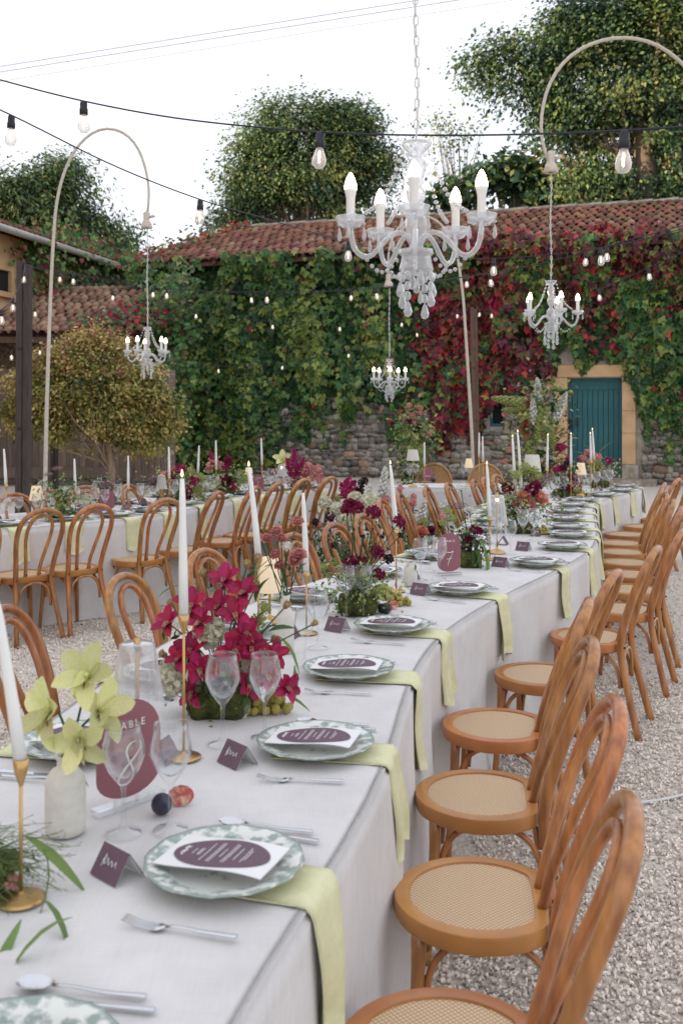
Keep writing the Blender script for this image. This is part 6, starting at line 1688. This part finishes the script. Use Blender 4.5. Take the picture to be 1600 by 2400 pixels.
b = at(380, 1908, TABH + .003); fig('whole dark fig behind the right wine glass', b, .024, False, .4)
b = at(424, 1888, TABH + .003); fig('cut fig showing red flesh beside the whole one', b, .026, True, 3.3)
# --- slender bud vase with pink lisianthus
b = at(668, 1528, TABH + .003); d = b.y
arrangement('tall slim cream bud vase with pink lisianthus sprays', b,
    [('lisianthus', *q) for q in ((697,1222,.02,.026),(648,1245,0,.024),(625,1262,.0,.024),(660,1262,.0,.022),(700,1300,-.02,.032),(645,1300,0,.024),(690,1315,-.03,.028),(655,1325,0,.022),(610,1262,.03,.02))] + [('white_bloom', 672, 1280, 0, .022), ('leaf', 665, 1365, 0, .06, (.3, -.3, .8)), ('leaf', 700, 1340, 0, .05, (.3, -.2, .9)), ('leaf', 640, 1325, 0, .03, (-.8, -.2, .2)), ('leaf', 690, 1285, 0, .035, (.2, 0, .9))],
    d, 'bud_vase', 'vase', None, [(.001, 0), (.030, 0), (.033, .006), (.033, .13), (.026, .15), (.017, .165), (.016, .195), (.020, .21), (.016, .21), (.013, .19)], (0, 0, .20), seed=4)
b = at(962, 1372, TABH + .003); d = b.y
arrangement('short cream bottle vase with a green sprig left of table 7 sign', b, [('leaf', 958, 1290, 0, .05, (-.1, -.2, .9)), ('leaf', 965, 1305, 0, .04, (.4, -.2, .7)), ('light_leaf', 955, 1270, 0, .07, (-.2, 0, 1)), ('leaf', 972, 1322, -.03, .03, (.2, -.6, -.8))], d, 'bud_vase', 'vase', None,
    [(.001, 0), (.030, 0), (.034, .005), (.034, .085), (.028, .1), (.018, .108), (.020, .118), (.015, .118)], (0, 0, .1), seed=5)
# --- mossy burgundy centrepiece
b = at(838, 1438, TABH + .003); d = b.y
bl = [('scabiosa', *q) for q in ((832,1188,.05,.040),(875,1200,.02,.036),(818,1180,.06,.03),(935,1222,.0,.030),(884,1293,-.02,.034),(825,1322,-.04,.042),(888,1345,-.05,.028),(845,1315,-.02,.03),(812,1195,.1,.03))]
bl += [('dark_scabiosa', *q) for q in ((910,1310,0,.026),(938,1255,0,.016),(783,1278,.04,.02),(895,1258,0,.012),(850,1258,.02,.012))]
bl += [('berry', x_, y_, random.uniform(-.08, .08), .0075) for x_, y_ in ((772,1243),(780,1258),(800,1265),(815,1272),(825,1250),(853,1255),(873,1240),(885,1252),(770,1255),(795,1250),(830,1240),(862,1252),(880,1275),(835,1300),(818,1290))]
bl += [('green_umbel', *q) for q in ((760,1330,.02,.022),(782,1318,.02,.024),(855,1330,-.03,.026),(875,1352,-.03,.03),(800,1335,-.04,.03),(845,1350,-.06,.034),(885,1385,-.05,.034),(772,1350,0,.02),(830,1345,-.05,.03))]
t = arrangement('mossy centrepiece with tall burgundy scabiosa beside the grapes', b, bl, d, moss=(.16, .13, .085), stem_to=(0, 0, .08), seed=6)
foliage(t, (.01, -.02, .13), (.17, .13, .10), 700, .018, [LIME, GRNL, GRN], (4, 3, 2), 63)
b = at(895, 1402, TABH + .003); fruit_cluster('cluster of yellow green grapes beside the mossy burgundy centrepiece', b, 30, .0125, (.075, .045), 3)
b = at(934, 1418, TABH + .003); fruit_cluster('trailing end of grapes right of the burgundy centrepiece', b, 18, .012, (.055, .03), 4)
b = at(893, 1436, TABH + .003); fig('dark fig left of the pair before the grapes', b, .022, False, .9); b = at(905, 1438, TABH + .003); fig('dark fig in front of the pair before the grapes', b, .025, False, .2); b = at(921, 1428, TABH + .003); fig('cut fig at right of the figs before the grapes', b, .022, True, 3.4)
# --- arrangement behind the table 7 sign
b = at(1100, 1327, TABH + .003); d = b.y
bl = [('carnation', *q) for q in ((1112,1240,0,.028),(1122,1245,0,.026),(1095,1262,-.03,.030))] + [('berry', x_, y_, random.uniform(-.05, .05), .018) for x_, y_ in ((1085,1255),(1092,1275),(1080,1285),(1100,1285),(1110,1265),(1088,1265),(1105,1275),(1118,1272),(1095,1250))]
bl += [('white_umbel', 1080, 1143, .1, .05, (0, -.3, 1)), ('umbel', 1076, 1185, .1, .05, (0, -.3, 1)), ('white_umbel', 1100, 1195, .05, .045, (0, -.3, 1)), ('green_umbel', 1050, 1200, .05, .03), ('green_umbel', 1060, 1215, .03, .032), ('green_umbel', 1038, 1225, .05, .03), ('light_leaf', 1115, 1250, -.05, .16, (.5, -.4, -.8)), ('light_leaf', 1120, 1262, -.06, .2, (.55, -.5, -.65)), ('light_leaf', 1110, 1275, -.06, .15, (.4, -.5, -.8)), ('light_leaf', 1128, 1290, -.08, .13, (.5, -.6, -.6)), ('leaf', 1095, 1245, 0, .08, (-.5, -.3, .8)), ('leaf', 1120, 1235, 0, .08, (.5, -.3, .7)), ('leaf', 1105, 1290, -.06, .08, (.2, -.6, -.6))]
t = arrangement('small mossy posy of dark berries and trailing grass behind table 7', b, bl, d, moss=(.12, .11, .085), stem_to=(0, 0, .08), seed=7)
foliage(t, (0, 0, .14), (.11, .10, .10), 160, .028, [DGRN, GRN, PLUMF, GRNL], (3, 3, 2, 2), 64)
# --- peach roses
b = at(1218, 1248, TABH + .003); d = b.y
bl = [('rose', 1228, 1165, -.05, .062), ('rose', 1265, 1168, -.04, .064), ('pink_rose', 1242, 1185, -.08, .050), ('carnation', 1243, 1152, -.02, .058), ('carnation', 1190, 1143, .0, .052), ('carnation', 1253, 1140, 0, .05), ('pink_rose', 1210, 1180, -.04, .035), ('umbel', 1270, 1125, .05, .06, (0, -.4, .9)), ('umbel', 1285, 1118, .08, .05, (0, -.4, .9)), ('green_umbel', 1210, 1115, .06, .05), ('green_umbel', 1250, 1105, .1, .05), ('green_umbel', 1230, 1100, .12, .06), ('green_umbel', 1260, 1118, .08, .05)]
bl += [('berry', x_, y_, random.uniform(-.05, .05), .018) for x_, y_ in ((1183,1165),(1188,1178),(1180,1185),(1192,1190),(1186,1200),(1196,1170),(1178,1172),(1190,1210),(1200,1202))]
t = arrangement('peach rose and burgundy carnation centrepiece in the middle of the table', b, bl, d, moss=(.15, .14, .08), stem_to=(0, 0, .08), seed=8)
foliage(t, (0, 0, .19), (.26, .18, .16), 700, .03, [GRNL, DUST, LIME, GRN], (4, 2.5, 3, 2), 65)
b = at(1272, 1252, TABH + .003); fruit_cluster('small bunch of green grapes beside the peach rose centrepiece', b, 20, .013, (.05, .05), 6)
# --- far burgundy arrangement and the last ones on the long table
b = at(1318, 1165, TABH + .003); d = b.y
bl = [('magenta_dahlia', 1318, 1048, .1, .042), ('carnation', 1318, 1098, 0, .046), ('magenta_dahlia', 1303, 1100, 0, .045), ('carnation', 1332, 1118, -.05, .04), ('scabiosa', 1338, 1122, -.05, .035), ('carnation', 1334, 1145, -.1, .04), ('dark_scabiosa', 1328, 1086, 0, .042), ('dark_scabiosa', 1351, 1097, -.1, .022), ('magenta_dahlia', 1330, 1076, .05, .035), ('berry', 1312, 1150, -.05, .035), ('berry', 1320, 1140, -.05, .03)]
t = arrangement('burgundy and near black flowers beside the far grapes', b, bl, d, moss=(.16, .14, .08), stem_to=(0, 0, .08), seed=9)
foliage(t, (0, 0, .16), (.2, .16, .14), 300, .032, [DGRN, GRN, PLUMF, LIME], (3, 3, 2, 2), 66)
b = at(1352, 1162, TABH + .003); fruit_cluster('green grapes before the far table sign', b, 40, .016, (.11, .07), 7)
b = at(1405, 1143, TABH + .003); d = b.y
bl = [('pink_spray', *q, ) for q in ((1385,1065,.05,.045),(1365,1075,.0,.045),(1400,1072,0,.05),(1380,1082,-.03,.04),(1375,1060,.05,.04))] + [('green_umbel', 1398, 1088, -.05, .06), ('green_umbel', 1408, 1098, -.05, .06), ('green_umbel', 1390, 1100, -.05, .055), ('magenta_dahlia', 1425, 1078, 0, .04), ('astilbe', 1418, 1088, 0, .1, (.8, -.2, .4)), ('astilbe', 1362, 1082, 0, .08, (-.6, -.2, .6)), ('seed_head', 1424, 1105, -.05, .03), ('light_leaf', 1400, 1072, 0, .2, (.15, 0, 1)), ('light_leaf', 1395, 1070, 0, .16, (-.2, 0, 1)), ('light_leaf', 1372, 1070, 0, .15, (-.6, 0, .8))]
t = arrangement('pink and yellow flowers at the far end before the teal door', b, bl, d, moss=(.18, .14, .08), stem_to=(0, 0, .08), seed=10)
foliage(t, (0, 0, .18), (.28, .16, .13), 380, .035, [LIME, GRNL, DUST, PINK], (4, 3, 2, 2), 67)
# --- left table arrangements
def left_arr(px, py, label, bl, fol, seed):
    b = at(px, py, TABH + .003); t = arrangement(label, b, bl, b.y, moss=(.16, .14, .07), stem_to=(0, 0, .07), seed=seed, group='flower arrangements on the left table')
    foliage(t, (0, 0, .15), (fol[0], .16, fol[1]), fol[2], .030, fol[3], fol[4], seed + 70); return t
left_arr(148, 1217, 'green wispy umbel arrangement at the left of the left table', [('umbel', 135, 1098, 0, .045, (0, -.3, 1)), ('umbel', 114, 1112, .03, .04, (0, -.3, 1)), ('white_umbel', 100, 1130, 0, .045, (-.3, -.4, .8)), ('white_bloom', 152, 1150, 0, .035), ('white_bloom', 146, 1162, 0, .035), ('berry', 152, 1168, 0, .035), ('green_umbel', 140, 1185, -.03, .05), ('light_leaf', 150, 1170, 0, .22, (.3, -.2, .9)), ('light_leaf', 135, 1165, 0, .2, (-.2, -.1, .9)), ('light_leaf', 150, 1180, 0, .2, (.7, -.2, .5)), ('light_leaf', 140, 1190, 0, .2, (0, -.2, .9))], (.2, .2, 420, [GRNL, GRN, LIME], (4, 3, 2)), 11)
left_arr(250, 1180, 'dusty mauve umbel arrangement behind the sign on the left table', [('umbel', 250, 1130, 0, .09, (0, -.6, .8)), ('umbel', 240, 1140, 0, .08, (-.2, -.6, .7)), ('umbel', 264, 1138, 0, .08, (.2, -.6, .7)), ('white_umbel', 228, 1132, 0, .06, (-.4, -.6, .6)), ('umbel', 252, 1152, 0, .08)], (.18, .12, 200, [GRN, DUST], (2, 2)), 12)
left_arr(425, 1178, 'pink and magenta dahlia arrangement with lime foliage on the left table', [('magenta_dahlia', 424, 1100, 0, .055), ('magenta_dahlia', 455, 1126, -.05, .055), ('magenta_dahlia', 440, 1148, -.06, .05), ('carnation', 438, 1160, -.06, .05), ('magenta_dahlia', 403, 1118, 0, .045), ('pink_rose', 405, 1103, 0, .055), ('pink_rose', 392, 1118, 0, .05), ('rose', 400, 1135, 0, .05), ('pink_spray', 385, 1112, 0, .04), ('green_umbel', 445, 1110, .03, .07), ('green_umbel', 468, 1120, .03, .06), ('green_umbel', 430, 1122, .03, .06), ('green_umbel', 462, 1150, 0, .07), ('berry', 367, 1130, 0, .04), ('umbel', 360, 1122, 0, .06), ('berry', 356, 1140, 0, .04)], (.36, .18, 800, [LIME, GRNL, GRN, DUST], (5, 3, 2, .7)), 13)
left_arr(530, 1160, 'burgundy and pink arrangement left of the left table sign', [('pink_spray', 500, 1082, 0, .06), ('pink_spray', 495, 1095, 0, .06), ('astilbe', 503, 1090, 0, .16, (-.3, -.2, .9)), ('pink_spray', 515, 1092, 0, .05), ('carnation', 535, 1078, 0, .05), ('magenta_dahlia', 530, 1092, 0, .05), ('dark_scabiosa', 553, 1100, 0, .03), ('carnation', 532, 1122, -.05, .055), ('magenta_dahlia', 545, 1138, -.06, .05), ('carnation', 530, 1132, -.06, .05), ('dark_scabiosa', 540, 1122, -.1, .03), ('green_umbel', 560, 1110, 0, .06), ('green_umbel', 570, 1122, 0, .06), ('green_umbel', 555, 1130, 0, .06)], (.3, .18, 500, [LIME, GRNL, GRN], (4, 3, 3)), 14)
left_arr(700, 1146, 'magenta astilbe and pink blossom arrangement at the right end of the left table', [('astilbe', 690, 1100, 0, .24, (0, -.2, 1)), ('astilbe', 684, 1112, 0, .2, (-.3, -.2, .9)), ('astilbe', 698, 1110, 0, .2, (.3, -.2, .8)), ('magenta_dahlia', 688, 1110, -.05, .06), ('umbel', 695, 1132, -.06, .1), ('pink_spray', 712, 1105, 0, .06), ('pink_spray', 722, 1095, 0, .06), ('pink_spray', 742, 1100, 0, .06), ('pink_spray', 748, 1120, 0, .055), ('pink_spray', 725, 1118, 0, .06), ('pink_spray', 708, 1122, 0, .06), ('yellow_orchid', 662, 1078, .1, .1, (0, -.8, .5))], (.3, .18, 420, [PINK, GRN, DUST, MAG], (3, 2, 2, 2)), 15)
for k, (a, b_, r_) in enumerate(((338, 1190, .026),)):
    q = at(a, b_, TABH + .003); fig('dark fig beside the place cards on the left table', q, r_)
q = at(349, 1188, TABH + .003); fig('cut pink fig beside the place cards on the left table', q, .026, True, 3.2)
q = at(1015, 1131, TABH + .003); fig('dark fig at the foot of the sign on the small table', q, .03); 
# --- flowers growing in front of the small table (floor arrangement)
def floor_flowers():
    base = Vector((.32, 8.9, 0)); t = thing('floor_flowers', 'low meadow of burgundy, cream and green flowers on the ground between the tables', 'flowers', base)
    rg = random.Random(17)
    kinds = [('hydrangea', .085), ('hydrangea', .075), ('magenta_dahlia', .065), ('carnation', .055), ('dark_scabiosa', .045), ('green_umbel', .06), ('pink_spray', .045), ('white_bloom', .06), ('dark_scabiosa', .04), ('white_stock', .26), ('pink_rose', .05)]
    fixed = [('magenta_dahlia', 815, 1140, 9.6, .09), ('magenta_dahlia', 812, 1158, 9.5, .07), ('hydrangea', 865, 1178, 9.2, .11), ('hydrangea', 832, 1172, 9.3, .10), ('hydrangea', 805, 1200, 9.0, .1), ('hydrangea', 812, 1222, 8.9, .10), ('hydrangea', 790, 1195, 9, .08), ('white_stock', 895, 1165, 9.6, .3), ('hydrangea', 1002, 1210, 8.7, .09), ('hydrangea', 972, 1222, 8.5, .08), ('white_bloom', 1045, 1190, 9.3, .08), ('carnation', 945, 1225, 8.4, .07), ('pink_spray', 938, 1145, 9.8, .04), ('pink_spray', 968, 1165, 9.8, .04), ('pink_spray', 905, 1172, 9.4, .05), ('dark_scabiosa', 850, 1130, 9.8, .06), ('dark_scabiosa', 840, 1150, 9.8, .06), ('berry', 775, 1215, 8.8, .06), ('hydrangea', 885, 1200, 8.9, .08), ('rose', 988, 1245, 8.2, .06), ('pink_spray', 965, 1180, 9, .05)]
    st = MB()
    items = []
    for k, px_, py_, d_, s in fixed: items.append((k, atd(px_, py_, d_), s))
    for i in range(60):
        k, s = rg.choice(kinds); y = rg.uniform(8.0, 10.3); x = rg.uniform(-.25, .95) * .9; items.append((k, Vector((x, y, rg.uniform(.22, .72))), s))
    for k, p, s in items:
        p = p - base; p.z = max(p.z, .12); f = Vector((rg.uniform(-.4, .4), -.6, .7)).normalized()
        if k == 'white_stock': f = Vector((rg.uniform(-.2, .2), 0, 1))
        ob(k, FL[k], t, None, p, rot_to(f, rg.uniform(0, 6)).to_euler(), s)
        g0 = Vector((p.x + rg.uniform(-.05, .05), p.y + .05, 0)); tube(st, [g0, g0.lerp(p, .6) + Vector((.01, 0, 0)), p], .004, 4, False)
    st.build('stems', GRN, t, True, 'stuff')
    foliage(t, (0, .2, .26), (.75, 1.5, .30), 3600, .05, [GRN, DGRN, GRNL, PLUMF, LIME], (4, 4, 2, 1, 1.4), 71)
floor_flowers()
# --- two tall floral pillars before the wall
def pillar(label, x, y, w, h0, h1, fol, blooms, d, seed, n):
    t = thing('floral_pillar', label, 'flowers', (x, y, 0)); b = Vector((x, y, 0))
    m_ = MB(); tube(m_, [(0, .05, 0), (0, .05, h1*.9)], .025, 8); m_.build('pole', BLACKP, t)
    st = MB(); rg = random.Random(seed)
    for bl in blooms:
        k, px_, py_, dz, s = bl[:5]; p = atd(px_, py_, d + dz) - b
        f = Vector(bl[5]) if len(bl) > 5 else Vector((p.x*1.6 + rg.uniform(-.3, .3), -.8, .3)); f.normalize()
        M_ = f.to_track_quat('X', 'Z').to_matrix().to_4x4() if 'leaf' in k else rot_to(f, rg.uniform(0, 6))
        ob(k, FL[k], t, None, p, M_.to_euler(), s); tube(st, [(0, .05, max(.1, p.z - .25)), p], .005, 4, False)
    st.build('stems', GRN, t, True, 'stuff')
    for i, (cz, rz_, wx, nn, mats, wt) in enumerate(fol): foliage(t, (0, 0, cz), (wx, .30, rz_), nn, .055, mats, wt, seed + i)
    return t
d = 13.0
bl = [('white_stock', 1262, 960, 0, .42, (-.1, -.2, 1)), ('white_stock', 1298, 985, 0, .40, (.35, -.2, .9)), ('white_stock', 1250, 995, -.1, .36, (-.1, -.3, .9)), ('white_stock', 1270, 1035, -.1, .34, (.1, -.3, .9)), ('foxtail', 1232, 945, -.05, .46, (-1, -.1, .15)), ('foxtail', 1235, 955, -.05, .34, (-.9, -.1, -.1)), ('foxtail', 1255, 960, -.1, .26, (.3, -.4, -.8)), ('foxtail', 1245, 958, -.1, .26, (-.6, -.4, -.6)),
      ('foxtail', 1258, 975, -.1, .42, (0, -.2, -1)), ('foxtail', 1272, 950, -.1, .5, (.05, -.2, -1)), ('foxtail', 1285, 985, -.1, .4, (.1, -.2, -1)), ('foxtail', 1245, 1030, -.1, .4, (-.05, -.2, -1)), ('foxtail', 1290, 905, 0, .3, (.8, -.2, -.3)),
      ('broad_leaf', 1305, 935, 0, .22, (.6, -.3, .7)), ('broad_leaf', 1320, 930, 0, .18, (.9, -.3, .3)), ('broad_leaf', 1295, 942, 0, .2, (-.3, -.4, -.6)), ('broad_leaf', 1235, 905, 0, .2, (-.5, -.3, .6)), ('broad_leaf', 1212, 950, 0, .14, (-.8, -.3, .2)), ('broad_leaf', 1200, 900, 0, .13, (-.5, -.4, .7)), ('broad_leaf', 1213, 895, 0, .13, (.3, -.4, .7))]
bl += [('coral_rose', *q, -.12, .052) for q in ((1237,945),(1226,975),(1230,990),(1228,1005),(1232,1015),(1246,996),(1262,1003),(1243,962))] + [('bronze_leaf', random.uniform(1270, 1335), random.uniform(1000, 1090), random.uniform(-.2, .1), .12) for _ in range(26)]
bl += [('seed_head', random.uniform(1280, 1330), random.uniform(1000, 1120), -.1, .035) for _ in range(14)] + [('white_bloom', random.uniform(1230, 1280), random.uniform(960, 1060), -.1, .035) for _ in range(9)] + [('pink_spray', random.uniform(1180, 1290), random.uniform(890, 1110), -.05, .04) for _ in range(22)] + [('white_umbel', 1268, 1050, -.2, .10, (0, -.25, 1)), ('white_umbel', 1258, 1078, -.2, .09, (0, -.25, 1)), ('white_umbel', 1287, 1072, -.2, .09, (.2, -.3, 1)), ('carnation', 1310, 1048, -.2, .06)]
x_ = (1262 - 800)*d/FPX
pillar('tall floral pillar of white stock, coral roses and trailing amaranth left of the teal door', x_, d, .5, 0, 1.9,
       [(1.55, .48, .34, 1000, [GRN, LIME, DUST, DGRN, GRNL], (3, 3, 1.6, 2, 2)), (1.0, .55, .34, 900, [LIME, GRN, TAN, DGRN], (3, 3, 2, 2)), (.4, .5, .36, 700, [GRN, DGRN, TAN, LIME], (3, 2, 1, 2))], bl, d, 31, 0)
d = 12.4
bl = [('foxtail', 968, 1010, -.05, .4, (0, -.2, -1)), ('foxtail', 975, 1030, -.05, .36, (.1, -.2, -1)), ('foxtail', 958, 1000, -.05, .3, (-.2, -.2, -1)), ('foxtail', 985, 1050, -.05, .36, (0, -.2, -1)), ('broad_leaf', 935, 975, 0, .2, (-.8, -.2, .4)), ('broad_leaf', 995, 1045, 0, .16, (.6, -.4, .2)), ('broad_leaf', 1002, 1060, 0, .15, (.5, -.4, -.3)), ('dark_scabiosa', 975, 1008, -.1, .045), ('carnation', 963, 1003, -.1, .04), ('dark_scabiosa', 985, 1000, -.1, .04), ('carnation', 958, 985, -.1, .04)] + [('pink_spray', random.uniform(945, 1005), random.uniform(950, 1060), -.05, .04) for _ in range(18)] + [('seed_head', random.uniform(950, 1000), random.uniform(950, 1000), -.05, .03) for _ in range(10)]
pillar('slimmer green floral pillar behind the small table', (972 - 800)*d/FPX, d, .4, 0, 1.5, [(1.3, .34, .26, 700, [LIME, GRN, DUST, GRNL], (3, 3, 1, 2)), (.7, .55, .26, 700, [GRN, LIME, DGRN], (3, 2, 2))], bl, d, 41, 0)

# --- pale electric cable lying on the gravel at right, and small leaves fallen on it
m_ = MB(); q = spline([at(1150, 1872, .012), at(1275, 1880, .012), at(1400, 1886, .012), at(1490, 1882, .012), at(1560, 1872, .012), at(1640, 1850, .012), at(1760, 1790, .012)], 40, 1); tube(m_, q, .0065, 7)
tag(m_.build('extension_cable', M('white_cable', (.62, .62, .58), .6)), 'white electric cable lying across the gravel behind the right chairs', 'cable')

# --- a few leaves fallen on the gravel
n = 130; r2 = np.random.default_rng(77); P = np.c_[r2.uniform(-3, 4, n), r2.uniform(1.8, 10, n), np.full(n, .016)]
leaf_cloud('fallen_leaves', P, np.c_[r2.normal(0, .3, (n, 2)), np.ones(n)], r2.normal(0, 1, (n, 3)), r2.uniform(.02, .05, n), r2.choice([3, 5, 7, 4], n), LG, None, 'diamond', 'stuff')
tag(bpy.data.objects['fallen_leaves'], 'small brown and red leaves fallen on the pale gravel', 'leaves')
